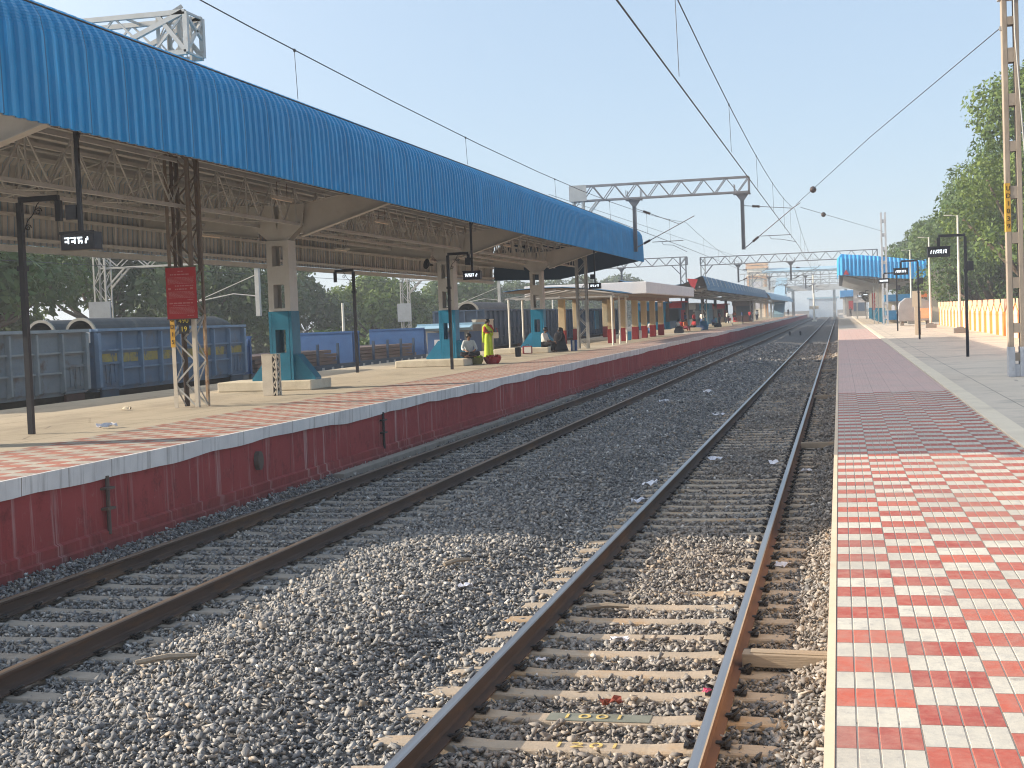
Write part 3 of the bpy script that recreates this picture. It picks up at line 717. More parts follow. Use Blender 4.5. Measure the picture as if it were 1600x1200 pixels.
while y < CY1 - 1:
    b.bar((-10.62, y, 6.98), (-10.2, y + .45, 5.55), .035); b.bar((-10.2, y + .45, 5.55), (-10.62, y + .9, 6.98), .035); b.bar((-10.9, y + .45, 6.9), (-10.2, y + .45, 5.55), .03); y += 1.9
b.build('fascia_bracing', M['grey_steel'], can)
y = CY0 + 1.2
while y < CY1 - 1: b = MB(); b.tube([(-16.3, y, 5.4), (-14.65, y + 1.3, 6.2), (-14.6, y + .9, 5.3), (-13.55, y + 2.0, 5.3), (-13.5, y + 1.2, 6.2), (-12.0, y + 1.9, 6.75)], .02, 5); b.build('cross_bracing', M['grey_steel'], can); y += 3.2
b = MB(); b.tube([(-12.2, CY0 + .5, 6.0), (-12.2, CY1 - .5, 6.0)], .055, 8); b.build('conduit', M['rust_dark'], can)

def column(y, blue=False):
    x = -14.15; g, t = M['grey_column'], M['teal_blue'] if blue else M['teal']; z0, z1, z2 = ZL, 3.03, 4.86; w = .27
    root = None
    b = MB(); f = y - w
    for sx in (-1, 1):                                  # solid side plates
        b.box(x + sx * w - .03, x + sx * w + .03, y - w, y + w, z1, z2)
    for yy in (y - w + .012, y + w - .012):
        for sx in (-1, 1): b.box(x + sx * (w - .075) - .044, x + sx * (w - .075) + .044, yy - .011, yy + .011, z1, z2)
        for a, c in ((z1, z1 + .08), (3.72, 4.2), (4.72, z2)): b.box(x - .15, x + .15, yy - .009, yy + .009, a, c)
    # gusset plates that spread into the arms
    for yy in (y - .20, y + .20):
        b.prism([(x - .27, z2 + .003), (x + .27, z2 + .003), (x + .70, 5.25), (x + .78, 5.78), (x + .1, 5.78), (x, 5.12), (x - .1, 5.78), (x - .78, 5.78), (x - .70, 5.25)], 'y', yy - .008, yy + .008)
    col = b.build('column', g, can)
    b = MB()
    for sx in (-1, 1): b.box(x + sx * (w + .012) - .034, x + sx * (w + .012) + .034, y - w - .014, y + w + .014, z0, z1 - .004)
    for yy in (y - w - .005, y + w + .005):
        for sx in (-1, 1): b.box(x + sx * (w - .08) - .05, x + sx * (w - .08) + .046, yy - .012, yy + .012, z0, z1 - .004)
        for a, c in ((z0, 1.95), (2.55, z1 - .004)): b.box(x - .15, x + .15, yy - .010, yy + .010, a, c)
        for sx in (-1, 1):
            for q in range(5): b.box(x + sx * (w - .03) - .012, x + sx * (w - .03) + .012, yy - .022, yy + .022, 2.62 + q * .08, 2.645 + q * .08)
    b.build('column_foot', t, col)
    for sx in (-1, 1):
        b = MB(); b.prism([(x + sx * .308, ZL + .22), (x + sx * .88, ZL + .22), (x + sx * .88, ZL + .31), (x + sx * .40, ZL + .92), (x + sx * .308, ZL + .92)], 'y', y - .21, y + .21); b.build('base_skirt', t, col)
    for sx, tip_x, tip_lo, tip_hi in ((1, -10.35, 5.93, 6.22), (-1, -17.95, 5.42, 5.75)):
        b = MB(); r = x + sx * .62
        poly = [(r, 4.97), (tip_x, tip_lo), (tip_x, tip_hi), (r + sx * .1, 5.80)]
        b.prism(poly, 'y', y - .012, y + .012)
        d = Vector((tip_x - r, 0, tip_lo - 4.97)).normalized()
        b.bar((r, y, 4.957), (tip_x, y, tip_lo - .013), .22, .02); b.bar((r + sx * .1, y, 5.813), (tip_x, y, tip_hi + .013), .22, .02)
        b.build('cantilever_arm', g, col)
for i, y in enumerate(COLS): column(y, i > 1)
# end sheet that closes the roof towards the white building
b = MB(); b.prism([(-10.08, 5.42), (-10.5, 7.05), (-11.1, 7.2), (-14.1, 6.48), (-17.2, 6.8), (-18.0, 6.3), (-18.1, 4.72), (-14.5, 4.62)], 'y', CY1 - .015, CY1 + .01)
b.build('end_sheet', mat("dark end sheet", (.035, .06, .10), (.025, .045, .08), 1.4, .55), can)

# whitewashed plinths round the columns
def plinth(y, lab, x0=-15.85, x1=-13.25, y0=-.75, y1=.75):
    cx = (x0 + x1) / 2; b = MB(True); b.box(x0 - cx, x1 - cx, y0, y1, 0, .25); o = b.build('plinth', M['cream_plinth'], bevel=.025); o.location = (cx, y, ZL); tag(o, lab, 'plinth', 'plinths round the canopy columns'); return o
plinth(34.75, 'low whitewashed plinth behind the square white bollard, round the nearest teal column')
plinth(49.9, 'low whitewashed plinth beside the fruit seller, round the middle canopy column')
plinth(65.0, 'low whitewashed plinth with a man seated on its end, round the farthest canopy column')

# light fittings, fans, loudspeaker under the canopy
def tube_light(x, y, z, lab):
    t = thing('tube_light', lab, 'light', (x, y, z), 'tube lights under the canopy')
    b = MB(True); b.box(-.04, .04, -.62, .62, .03, .09); b.build('fitting', M['galv_white'], t)
    b = MB(True); b.tube([(0, -.58, .012), (0, .58, .012)], .016, 8); b.build('tube', M['peach'], t)
    b = MB(True); b.tube([(0, -.3, .09), (0, -.3, .42)], .008, 5); b.tube([(0, .3, .09), (0, .3, .42)], .008, 5); b.build('hanger', M['rust_dark'], t); return t
tl0 = tube_light(-12.55, 30.9, 5.55, 'tube light fitting hanging beside the red notice board mast')
for x, y, lab in ((-13.0, 39.6, 'tube light fitting just beyond the nearest teal column, low under the blue eave'), (-17.0, 36.5, 'tube light fitting near the far eave behind the nearest teal column'), (-16.8, 46.5, 'tube light fitting near the far eave midway between two columns'), (-13.0, 55.6, 'tube light fitting beyond the middle column')):
    dup(tl0, (x, y, 5.55 if x > -15 else 5.2), None, lab)
def fan(x, y, lab, z=5.1):
    t = thing('ceiling_fan', lab, 'fan', (x, y, z), 'ceiling fans')
    b = MB(True); b.lathe([(.02, -.04), (.10, -.03), (.13, .02), (.10, .08), (.03, .10)], 12); b.build('motor', M['galv_white'], t)
    b = MB(True); b.tube([(0, 0, .1), (0, 0, 1.05)], .014, 6); b.lathe([(.05, .92), (.07, .98), (.02, 1.05)], 8); b.build('rod', M['galv_white'], t)
    for k in range(3):
        a = k * 2.0944 + .3; b = MB(True); b.prism([(.1, -.05), (.62, -.075), (.64, .06), (.1, .04)], 'z', .0, .008); o = b.build('blade', M['galv_white'], t); o.rotation_euler.z = a
    return t
f0 = fan(-15.7, 22.5, 'ceiling fan above the wagons, left of the red notice board')
for x, y, lab in ((-15.7, 33.0, 'ceiling fan just left of the nearest teal column'), (-15.7, 44.0, 'ceiling fan between the nearest and the middle column'), (-15.7, 53.5, 'ceiling fan between the middle and farthest column')): dup(f0, (x, y, 5.1), None, lab)
t = thing('loudspeaker', 'black round horn loudspeaker fixed to the middle canopy column', 'loudspeaker', (-14.75, 50.1, 4.75))
b = MB(True); b.lathe([(.03, -.25), (.06, -.1), (.16, .02), (.20, .05), (.19, .055), (.05, .0)], 14); o = b.build('horn', M['black_paint'], t, smooth=True); o.rotation_euler = (R(80), 0, R(-40))
b = MB(True); b.bar((0, 0, 0), (.4, .2, .05), .03); b.build('bracket', M['galv'], t)

# ------------------------------------------------------------------ platform indicator boards
STROKES = [[(0, 1, 1, 1), (0, 0, .2, 1), (.6, .1, .75, 1)], [(0, .85, 1, 1), (.7, 0, .9, 1), (.1, .2, .6, .45)], [(0, .85, 1, 1), (.2, 0, .4, .9), (.4, .3, 1, .5), (.8, 0, 1, .3)], [(.3, 0, .6, .35), (.4, .5, .9, .7), (.7, .7, .9, 1)]]
def display_text(b, x0, x1, z0, z1, y, n, seed):
    rr = random.Random(seed); w = (x1 - x0) / n
    for k in range(n):
        for (a, c, d, e) in rr.choice(STROKES):
            b.box(x0 + (k + .08 + a * .78) * w, x0 + (k + .08 + d * .78) * w + .004, y - .003, y + .003, z0 + c * (z1 - z0) - .004, z0 + e * (z1 - z0) + .004)
def board_parts(t, x, z, w, h, d, n, seed, y=0):
    b = MB(True); b.box(x - w / 2, x + w / 2, y - d / 2, y + d / 2, z - h / 2, z + h / 2); b.box(x - w / 2 - .012, x + w / 2 + .012, y - d / 2 - .018, y - d / 2, z + h / 2 - .03, z + h / 2 + .012); bd = b.build('display_board', M['black_paint'], t, bevel=.006)
    b = MB(True); display_text(b, x - w * .40, x + w * .36, z - h * .22 + .02, z + h * .12 + .02, y - d / 2 - .004, n, seed); b.build('display_text', M['screen_white'], bd)
def hanging_board(x, y, lab, seed):
    t = thing('hanging_indicator', lab, 'indicator board', (x, y, 4.02), 'indicator boards hung from the canopy')
    b = MB(True); b.box(-.03, .03, -.03, .03, .14, 1.95); b.box(-.55, .2, -.04, .04, 1.9, 1.98); b.bar((-.02, 0, 1.4), (.16, 0, 1.92), .03); b.build('hanger', M['black_paint'], t)
    b = MB(True); b.box(-.21, -.035, -.06, .06, .33, .55); b.build('control_box', M['black_paint'], t)
    board_parts(t, 0, 0, .56, .27, .24, 4, seed); return t
hanging_board(-11.15, 19.4, 'black indicator board with lit white letters hanging left of the red notice board', 3)
hanging_board(-11.2, 43.0, 'small black lit indicator board hanging from the blue eave by the second sign post', 5)
hanging_board(-11.15, 65.6, 'small black lit indicator board hanging at the far end of the blue canopy', 8)

def sign_post(loc, lab, arm, board, seed, h=3.85, scroll=True, grp='black indicator posts'):
    t = thing('sign_post', lab, 'sign post', loc, grp)
    s = 1 if arm > 0 else -1
    b = MB(True); b.box(-.045, .045, -.045, .045, 0, h); b.box(-.07, .07, -.07, .07, 2.72, 2.80); b.box(-.055, .055, -.055, .055, 2.3, 2.36); b.build('post', M['black_paint'], t)
    b = MB(True); b.box(min(0, arm), max(0, arm), -.045, .045, h + .001, h + .09); b.box(arm - .05 * (s > 0) - .045 * (s < 0) , arm + .05 * (s < 0) + .045 * (s > 0), -.045, .045, h - .34, h); b.build('arm', M['black_paint'], t)
    if scroll:
        b = MB(True)
        pts = [(s * (.06 + .30 * k / 8), 0, h - .05 - .45 * (1 - k / 8) ** 1.5 + .04 * math.sin(k)) for k in range(9)]; b.tube(pts, .009, 5)
        for cx, cz, r in ((s * .34, h - .16, .07), (s * .14, h - .42, .06)): b.tube([(cx + r * (1 - k / 14) * math.cos(k * .8), 0, cz + r * (1 - k / 14) * math.sin(k * .8)) for k in range(12)], .009, 5)
        b.build('scrollwork', M['black_paint'], t)
    if board:
        b = MB(True); b.box(.05, .24, -.06, .06, 2.75, 3.05); b.build('control_box', M['black_paint'], t)
        board_parts(t, arm, h - .46, .70, .33, .22, 7, seed)
    return t
sign_post((-13.2, 21.05, ZL), 'black hooked sign post without a board, nearest on the left platform', .72, False, 1)
sign_post((-12.82, 46.0, ZL), 'black hooked sign post without a board, in front of the fruit seller', .72, False, 1)
sign_post((-16.1, 45.7, ZL), 'black hooked sign post without a board, facing the blue wagons', -.66, False, 1, 3.45)
for x, y, lab, sd in ((3.98, 47.3, 'black post with lit indicator board, nearest on the right platform', 11), (3.85, 72.6, 'black post with lit indicator board, second nearest on the right platform', 12),
                  (3.8, 98.1, 'black post with lit indicator board, third on the right platform beside the ladder mast', 13)):
    sign_post((x, y, ZR), lab, -.82, True, sd, 3.85, False, 'indicator posts on the right platform')
for x, y, lab in ((4.0, 178, 'thin black indicator post under the right canopy, by the red panel'), (3.6, 200, 'thin black indicator post under the right canopy, by the white disc')): sign_post((x, y, ZR), lab, -.8, True, 14, 3.6, False, 'indicator posts on the right platform')

# square white bollard with a lattice side
t = thing('bollard', 'square white metal bollard with a zig-zag lattice side on the left platform', 'bollard', (-13.35, 31.7, ZL))
b = MB(True); b.box(-.19, .08, -.13, .13, 0, .99); b.box(-.2, .2, -.14, .14, .99, 1.0); b.box(.15, .19, -.13, -.09, 0, .99); b.box(.15, .19, .09, .13, 0, .99); b.build('panel', M['mast_white'], t, bevel=.006)
b = MB(True)
for k in range(4):
    z = .02 + k * .242
    for yy in (-.115,): b.bar((.08, yy, z), (.17, yy, z + .121), .03); b.bar((.17, yy, z + .121), (.08, yy, z + .242), .03)
    b.bar((.17, -.11, z), (.17, .11, z + .121), .03); b.bar((.17, .11, z + .121), (.17, -.11, z + .242), .03)
b.build('lattice', M['mast_white'], t)
b = MB(True); b.box(.085, .14, -.10, .10, 0.0, .98); b.build('core', M['black_paint'], t)

# ------------------------------------------------------------------ overhead line: lattice masts, gantries, drop posts, wires
def lattice_mast(t, x0, x1, y0, y1, z0, z1, step, leg=.075, mats=None):
    """four angle-iron legs with zig-zag lacing; every leg is a part"""
    lm = mats or [M['galv']] * 4; k = 0
    for x, y in ((x0, y0), (x1, y0), (x0, y1), (x1, y1)):
        b = MB(); s = 1 if x == x0 else -1; r = 1 if y == y0 else -1
        b.box(min(x, x + s * leg), max(x, x + s * leg), min(y, y + r * .012), max(y, y + r * .012), z0, z1)
        b.box(min(x, x + s * .012), max(x, x + s * .012), min(y + r * .012, y + r * leg), max(y + r * .012, y + r * leg), z0, z1)
        b.build('leg', lm[k], t); k += 1
    b = MB(); n = max(1, round((z1 - z0) / step)); h = (z1 - z0) / n
    for i in range(n):
        a = z0 + i * h
        for y in (y0 + .014, y1 - .014):
            p, q = (x0 + .03, x1 - .03) if i % 2 else (x1 - .03, x0 + .03); b.bar((p, y, a), (q, y, a + h), .038, .012, up=(0, 1, 0))
        for x in (x0 + .016, x1 - .016):
            p, q = (y0 + .03, y1 - .03) if i % 2 else (y1 - .03, y0 + .03); b.bar((x, p, a), (x, q, a + h), .038, .012, up=(1, 0, 0))
    b.build('lacing', mats[4] if mats and len(mats) > 4 else lm[0], t)
def beam(t, x0, x1, y, z0, z1, dy, step, m, ch=.07, name='beam'):
    b = MB(); 
    for yy in (y - dy, y + dy):
        b.bar((x0, yy, z0), (x1, yy, z0), ch); b.bar((x0, yy, z1), (x1, yy, z1), ch)
        n = max(1, round(abs(x1 - x0) / step)); s = (x1 - x0) / n
        for k in range(n):
            a = x0 + k * s; b.bar((a, yy, z1), (a + s / 2, yy, z0), .042); b.bar((a + s / 2, yy, z0), (a + s, yy, z1), .042)
    n = max(2, round(abs(x1 - x0) / 1.5))
    for k in range(n + 1):
        a = x0 + (x1 - x0) * k / n
        b.bar((a, y - dy, z1 + .002), (a, y + dy, z1 + .002), .045); b.bar((a, y - dy, z0 - .002), (a, y + dy, z0 - .002), .045)
    b.bar((x0, y - dy, z0), (x0, y - dy, z1), ch); b.bar((x1, y - dy, z0), (x1, y - dy, z1), ch); b.bar((x0, y + dy, z0), (x0, y + dy, z1), ch); b.bar((x1, y + dy, z0), (x1, y + dy, z1), ch)
    return b.build(name, m, t)
def drop_post(t, x, y, zt, zb, dy, m):
    b = MB(); b.box(x - .42, x + .42, y - .10, y + .10, zt - .06, zt)
    b.prism([(x - .30, zt - .062), (x + .30, zt - .062), (x + .10, zt - .34), (x - .10, zt - .34)], 'y', y - .05, y + .05)
    for sx in (-.36, .36):
        for sy in (-dy, dy): b.bar((x + sx, y + sy, zt - .03), (x + sx, y + sy, zt + .45), .04)
    b.bar((x - .36, y - dy, zt - .03), (x - .36, y + dy, zt - .03), .05); b.bar((x + .36, y - dy, zt - .03), (x + .36, y + dy, zt - .03), .05)
    p = b.build('drop_bracket', m, t)
    b = MB(); b.box(x - .09, x - .065, y - .09, y + .09, zb, zt - .34); b.box(x + .065, x + .09, y - .09, y + .09, zb, zt - .34); b.box(x - .064, x + .064, y - .008, y + .008, zb, zt - .34)
    b.build('drop_post', m, t)
def cantilever(t, x, y, z_hi, z_lo, tip, join, reg, steady):
    """bracket tube, stay and insulators that carry one track's wires; the four points are (x, z)"""
    def P(q): return (q[0], y, q[1])
    root = MB(); root.tube([(x, y, z_lo), P(join), (join[0] + (tip[0] - join[0]), y, tip[1])], .024, 7)
    root.tube([(x, y, z_hi), P(join)], .018, 6)
    root.tube([P(reg[0]), P(reg[1])], .020, 6)
    root.tube([(reg[0][0] + (reg[1][0] - reg[0][0]) * .3, y, reg[0][1] - .01), (reg[0][0] + (reg[1][0] - reg[0][0]) * .35, y, reg[0][1] - .16), ((reg[1][0] + reg[0][0]) / 2 + .25, y, reg[0][1] - .2), P(steady)], .014, 5)
    c = root.build('cantilever', M['gantry_grey'], t)
    for a, q, f in (((x, z_lo), join, .16), ((x, z_hi), join, .17)):
        A, B = Vector((a[0], y, a[1])), Vector(P(q)); p0 = A + (B - A) * f; d = (B - A).normalized(); b = MB()
        pts, rs = [], []
        for k in range(13): pts.append(p0 + d * (.03 * k)); rs.append(.045 if k % 2 else .075)
        b.tube(pts, rs, 8); b.build('insulator', M['insulator'], c)
# nearest mast and gantry, standing through the canopy roof
G = M['galv_white']
t = thing('gantry', 'pale lattice gantry through the blue canopy roof, rusty legs behind the red notice board', 'gantry', (-13.55, 27.8, ZL), 'overhead line gantries')
lattice_mast(t, -13.84, -13.28, 27.54, 28.10, ZL, 2.95, .50, .085, [M['mast_white'], M['mast_white'], M['rust_dark'], M['rust_steel'], M['galv']])
lattice_mast(t, -13.84, -13.28, 27.54, 28.10, 2.951, 7.0, .52, .075, [M['rust_brown']] * 5)
lattice_mast(t, -13.84, -13.28, 27.54, 28.10, 7.001, 9.3, .52, .085, [M['galv_white']] * 5)
b = MB()
for i, x in enumerate((-13.84, -13.28)):
    b.box(x + .02, x + .08, 27.78, 27.82, 3.9, 8.3)
b.build('leg_stiffener', M['rust_dark'], t)
beam(t, -24.5, -13.1, 27.8, 8.42, 9.25, .38, 1.6, G, .10)
b = MB()
for yy in (27.42, 28.18): b.bar((-13.1, yy, 8.42), (-13.75, yy, 9.25), .09); b.bar((-13.15, yy, 9.25), (-15.2, yy, 8.45), .10)
b.bar((-13.1, 27.42, 8.45), (-13.1, 28.18, 9.2), .06); b.bar((-13.1, 27.42, 9.2), (-13.1, 28.18, 8.8), .06); b.bar((-13.5, 27.5, 9.25), (-13.25, 27.6, 9.42), .07)
b.build('knee_brace', G, t)
b = MB(); b.box(-13.85, -13.745, 27.525, 27.532, 2.27, 2.95); yb = b.build('number_band', M['yellow_paint'], t)
for k, ch in enumerate("UD15"): put(text_mesh(ch, .13, M['black_letters'], .002), 'painted_letter', yb, (-13.797 + 13.55, 27.521 - 27.8, 2.86 - k * .16 - ZL), FACE_CAM)
n = thing('number_plate', 'small black plate with yellow kilometre numbers 490 over 19', 'number plate', (-13.52, 27.5, 2.76))
b = MB(True); b.box(-.17, .17, 0, .012, -.03, .16); b.box(-.12, .12, .001, .011, -.21, -.031); b.build('plate', M['black_paint'], n)
put(text_mesh("490", .15, M['yellow_letters'], .002, 1.05), 'lettering', n, (0, -.002, .065), FACE_CAM)
put(text_mesh("19", .15, M['yellow_letters'], .002, 1.05), 'lettering', n, (0, -.002, -.115), FACE_CAM)
n = thing('notice_board', 'tall red notice board with pale printed lines on the lattice mast', 'notice board', (-13.53, 27.48, 3.41))
b = MB(True); b.box(-.345, .345, 0, .022, -.54, .54); bd = b.build('panel', M['sign_red'], n, bevel=.004)
b = MB(True); b.box(-.36, .36, .001, .03, .535, .56); b.box(-.36, .36, .001, .03, -.56, -.535); b.build('edge_frame', M['rust_dark'], n)
b = MB(True); rr = random.Random(4)
def line(z, x0, x1, h, words):
    x = x0
    while x < x1 - .02:
        w = min(rr.uniform(.018, .07) * words, x1 - x); b.box(x, x + w, -.003, .001, z - h / 2, z + h / 2); x += w + .012 * words
line(.46, -.06, .07, .022, 1); line(.395, -.24, .21, .026, 1.3)
for z in (.33, .305, .28, .255, .23, .205): line(z, -.30, .30, .010, .8)
line(.155, -.14, .29, .024, 1.3); line(.085, -.14, .15, .026, 1.2)
for z in (.03, .005, -.02, -.045, -.07, -.095): line(z, -.29, .30, .010, .8)
line(-.14, .14, .30, .016, 1); line(-.21, -.28, .28, .028, 1.4); line(-.26, -.2, .2, .014, 1)
for z in (-.30, -.325, -.35, -.375, -.40, -.425): line(z, -.29, .29, .010, .8)
line(-.475, .12, .28, .018, 1)
for cx in (-.265, .24): b.lathe([(.035, 0), (.035, .002)], 10, (cx, 0, 0)) if False else b.box(cx - .03, cx + .03, -.003, .001, .075, .115)
b.build('printed_lines', M['sign_red_pale'], bd)

# gantry at the end of the canopy: cantilevered over both tracks
GM = M['gantry_grey']
def end_gantry(y, lab, x_l, x_r, z0, z1, portal=False, r_post=None, detail=True):
    t = thing('gantry', lab, 'gantry', (x_l + .3, y, ZL), 'overhead line gantries')
    lattice_mast(t, x_l, x_l + .55, y - .28, y + .28, ZL, z1 + .05, .55, .08)
    beam(t, x_l - .1, x_r, y, z0, z1, .28, 1.08, GM, .075)
    b = MB()
    for yy in (y - .28, y + .28): b.bar((x_l + .55, yy, z0 - .9), (x_l + 1.3, yy, z0), .07)
    b.build('knee_brace', M['galv'], t)
    b = MB(); b.box(x_l - .12, x_l + .75, y - .33, y - .322, z0 - .02, z1 + .05); b.build('end_plate', M['galv'], t)
    drop_post(t, -9.85, y, z0 - .06, 5.75, .28, GM); drop_post(t, -4.5, y, z0 - .06, 5.6, .28, GM)
    cantilever(t, -9.77, y, 7.90, 5.97, (-6.87, 7.39), (-7.62, 7.02), ((-9.0, 6.19), (-7.45, 6.2)), (-7.28, 5.62))
    cantilever(t, -4.42, y, 7.75, 5.68, (-1.7, 7.75), (-2.08, 7.50), ((-3.67, 6.22), (-2.2, 6.22)), (-1.95, 5.86))
    return t
end_gantry(70.5, 'grey lattice gantry cantilevered over both tracks at the end of the blue canopy', -12.95, -4.15, 8.42, 9.15)
def portal(y, lab, x_l, x_r, z0, z1, drops=True):
    t = thing('gantry', lab, 'gantry', (x_l + .3, y, ZL), 'overhead line gantries')
    lattice_mast(t, x_l, x_l + .5, y - .25, y + .25, ZL, z1, .7, .07)
    lattice_mast(t, x_r - .5, x_r, y - .25, y + .25, ZR, z1, .7, .07)
    beam(t, x_l, x_r, y, z0, z1, .25, 1.2, GM, .07)
    b = MB()
    for yy in (y - .25, y + .25): b.bar((x_l + .5, yy, z0 - .85), (x_l + 1.2, yy, z0), .07); b.bar((x_r - .5, yy, z0 - .85), (x_r - 1.2, yy, z0), .07)
    b.build('knee_brace', GM, t)
    if drops:
        for dx in (-9.6, -4.5):
            drop_post(t, dx, y, z0 - .06, 5.4, .25, GM); s = 2.6 if dx < -5 else 2.5
            cantilever(t, dx + .08, y, z0 - .6, 5.5, (dx + s + .35, z0 - .45), (dx + s, z0 - .75), ((dx + .9, 5.95), (dx + s, 6.0)), (dx + s + .1, 5.6))
    return t
portal(141, 'slender grey portal gantry across both tracks, second beyond the canopy', -13.3, 3.75, 7.25, 8.03)
portal(204, 'distant grey portal gantry across both tracks, in front of the footbridge', -12.4, 4.3, 7.3, 8.0)
portal(268, 'farthest grey portal gantry across both tracks, just before the footbridge', -12.4, 4.6, 7.2, 7.9)
# gantry of the tracks behind the left platform
def side_gantry(x, y, zt, lab, xr, box=True):
    t = thing('gantry', lab, 'gantry', (x, y, -.5), 'gantries of the goods yard')
    lattice_mast(t, x - .32, x + .32, y - .3, y + .3, -.5, zt, .8, .08, [M['galv_white']] * 4)
    beam(t, x, xr, y, zt - .75, zt - .1, .22, 1.5, M['galv_white'], .075)
    b = MB()
    for yy in (y - .22, y + .22): b.bar((x + .3, yy, zt - 1.7), (x + 1.3, yy, zt - .75), .08)
    b.build('knee_brace', M['galv_white'], t)
    if box:
        b = MB(); b.box(x - .55, x + .55, y - .42, y - .34, 2.75, 4.15); b.build('equipment_box', mat("pale grey cabinet", (.36, .38, .40), None, 2, .6), t)
    xd = x + (xr - x) * .62
    b = MB(); b.box(xd - .10, xd + .10, y - .1, y + .1, 3.2, zt - .82); b.box(xd - .3, xd + .3, y - .12, y + .12, zt - .815, zt - .77); b.build('drop_post', M['galv_white'], t)
    b = MB(); b.tube([(xd, y, 4.1), (xd - 1.2, y, 4.25), (xd - 4.4, y, 3.75)], .03, 6); b.tube([(xd, y, 5.1), (xd - 3.0, y, 4.0)], .02, 6); b.build('cantilever', M['galv_white'], t)
    return t
side_gantry(-33.5, 60, 6.45, 'pale lattice gantry with a grey box above the grey wagons, nearest in the goods yard', -21.0)
side_gantry(-32.5, 104, 6.6, 'pale lattice gantry with a white box by the blue bulkhead wagons', -20.5)

t = thing('gantry', 'grey yard gantry left of the second portal gantry, its beam ending over the slate canopy', 'gantry', (-14.3, 134.2, ZL), 'gantries of the goods yard')
lattice_mast(t, -14.6, -14.0, 133.9, 134.5, ZL, 7.9, .7, .07, [GM] * 4); beam(t, -34, -13.9, 134.2, 7.15, 7.9, .25, 1.3, GM, .07)
b = MB(); b.bar((-14.6, 134.2, 6.3), (-15.4, 134.2, 7.15), .08); b.build('knee_brace', GM, t)
drop_post(t, -20.2, 134.2, 7.1, 5.4, .25, GM)
# right hand masts: concrete ladder mast and a slender second one
t = thing('ladder_mast', 'tall weathered concrete ladder mast with yellow numbered leg at the right edge', 'mast', (3.94, 34.1, ZR))
b = MB(); b.box(3.76, 3.875, 33.95, 34.25, ZR, 9.4); b.build('leg', M['mast_concrete'], t, bevel=.012)
b = MB(); b.box(4.015, 4.125, 33.95, 34.25, ZR, 9.4); b.build('leg', M['mast_concrete'], t, bevel=.012)
for z0, z1 in ((8.82, 9.0), (7.98, 8.3), (7.0, 7.27), (5.97, 6.2), (4.9, 5.18), (3.88, 4.13), (2.86, 3.11), (1.84, 2.06), (1.2, 1.38)):
    b = MB(); b.box(3.876, 4.014, 33.953, 34.247, z0, z1); b.build('rung', M['mast_concrete'], t)
b = MB(); b.box(3.745, 3.89, 33.93, 34.27, ZR, 1.52); b.box(4.0, 4.14, 33.93, 34.27, ZR, 1.52); b.box(3.891, 3.999, 33.96, 34.24, ZR, 1.12); b.build('painted_base', M['white_base'], t)
b = MB(); b.box(3.755, 3.862, 33.943, 33.949, 4.15, 5.25); b.box(3.752, 3.759, 33.95, 34.2, 4.15, 5.25); yb = b.build('number_band', M['yellow_paint'], t)
for k, ch in enumerate("UD1039"): put(text_mesh(ch, .15, M['black_letters'], .002), 'painted_letter', yb, (3.812 - 3.94, 33.94 - 34.1, 5.13 - k * .172 - ZR), FACE_CAM)
b = MB(); b.box(3.70, 4.2, 33.9, 34.3, 8.95 + .46, 9.52); b.tube([(4.02, 33.9, 9.4), (4.03, 33.9, 8.6), (4.2, 33.9, 5.6)], .018, 6); b.box(3.71, 3.76, 34.0, 34.1, 8.72, 8.8); b.build('top_clamp', M['galv'], t)
def slim_mast(x, y, h, lab):
    t = thing('ladder_mast', lab, 'mast', (x, y, ZR))
    b = MB(); b.box(x - .26, x - .10, y - .12, y + .12, ZR, ZR + h); b.build('leg', M['white_base'], t); b = MB(); b.box(x + .10, x + .26, y - .12, y + .12, ZR, ZR + h); b.build('leg', M['white_base'], t)
    for k in range(int(h / 1.25)):
        z = ZR + .5 + k * 1.25; b = MB(); b.box(x - .099, x + .099, y - .10, y + .10, z, z + .32); b.build('rung', M['white_base'], t)
    return t
slim_mast(4.12, 133.2, 10.2, 'pale concrete ladder mast standing in front of the right blue canopy')

# wires
def wire(name, lab, pts, r, grp=None, m='wire'):
    b = MB(); b.tube(pts, r, 5, caps=False); o = b.build(name, M[m], at=pts[0]); return tag(o, lab, 'wire', grp)
spans = [(-.5, 70.5), (70.5, 141), (141, 204), (204, 268), (268, 400)]
def catenary(xc, xm, zc, zmax, sag, lab):
    t = thing('catenary', lab, 'wire', (xc, 0, zc), 'overhead line wires')
    b = MB(); b.tube([(xc + (.12 if i % 2 else -.12), y, zc) for i, y in enumerate((-.5, 70.5, 141, 204, 268, 400))], .0105, 5, caps=False); b.build('contact_wire', M['wire'], t)
    pts = []; f = lambda u, L: zmax - 4 * sag * u * (1 - u)
    for y0, y1 in spans:
        for k in range(12): u = k / 12; pts.append((xm, y0 + u * (y1 - y0), f(u, y1 - y0)))
    b = MB(); b.tube(pts, .0085, 5, caps=False); b.build('messenger_wire', M['wire'], t)
    for y0, y1 in spans[:2]:
        for u in (.13, .27, .40, .53, .66, .79, .90):
            y = y0 + u * (y1 - y0); b = MB(); b.tube([(xm, y, f(u, 1)), (xm, y, f(u, 1) - .06), (xc, y, zc + .02)], .0045, 4); b.box(xm - .012, xm + .012, y - .02, y + .02, f(u, 1) - .02, f(u, 1) + .02); b.build('dropper', M['wire'], t)
    return t
catenary(-1.96, -1.98, 5.66, 7.46, .9, 'overhead contact and messenger wires above the near track')
catenary(-7.28, -7.3, 5.75, 7.08, .8, 'overhead contact and messenger wires above the far track, passing behind the blue roof')
wire('anchor_wire', 'slanting guy wire from the tall ladder mast down to the gantry with a round insulator', [(3.72, 34.05, 8.76), (1.2, 50, 8.35), (-1.9, 69.9, 7.62)], .012)
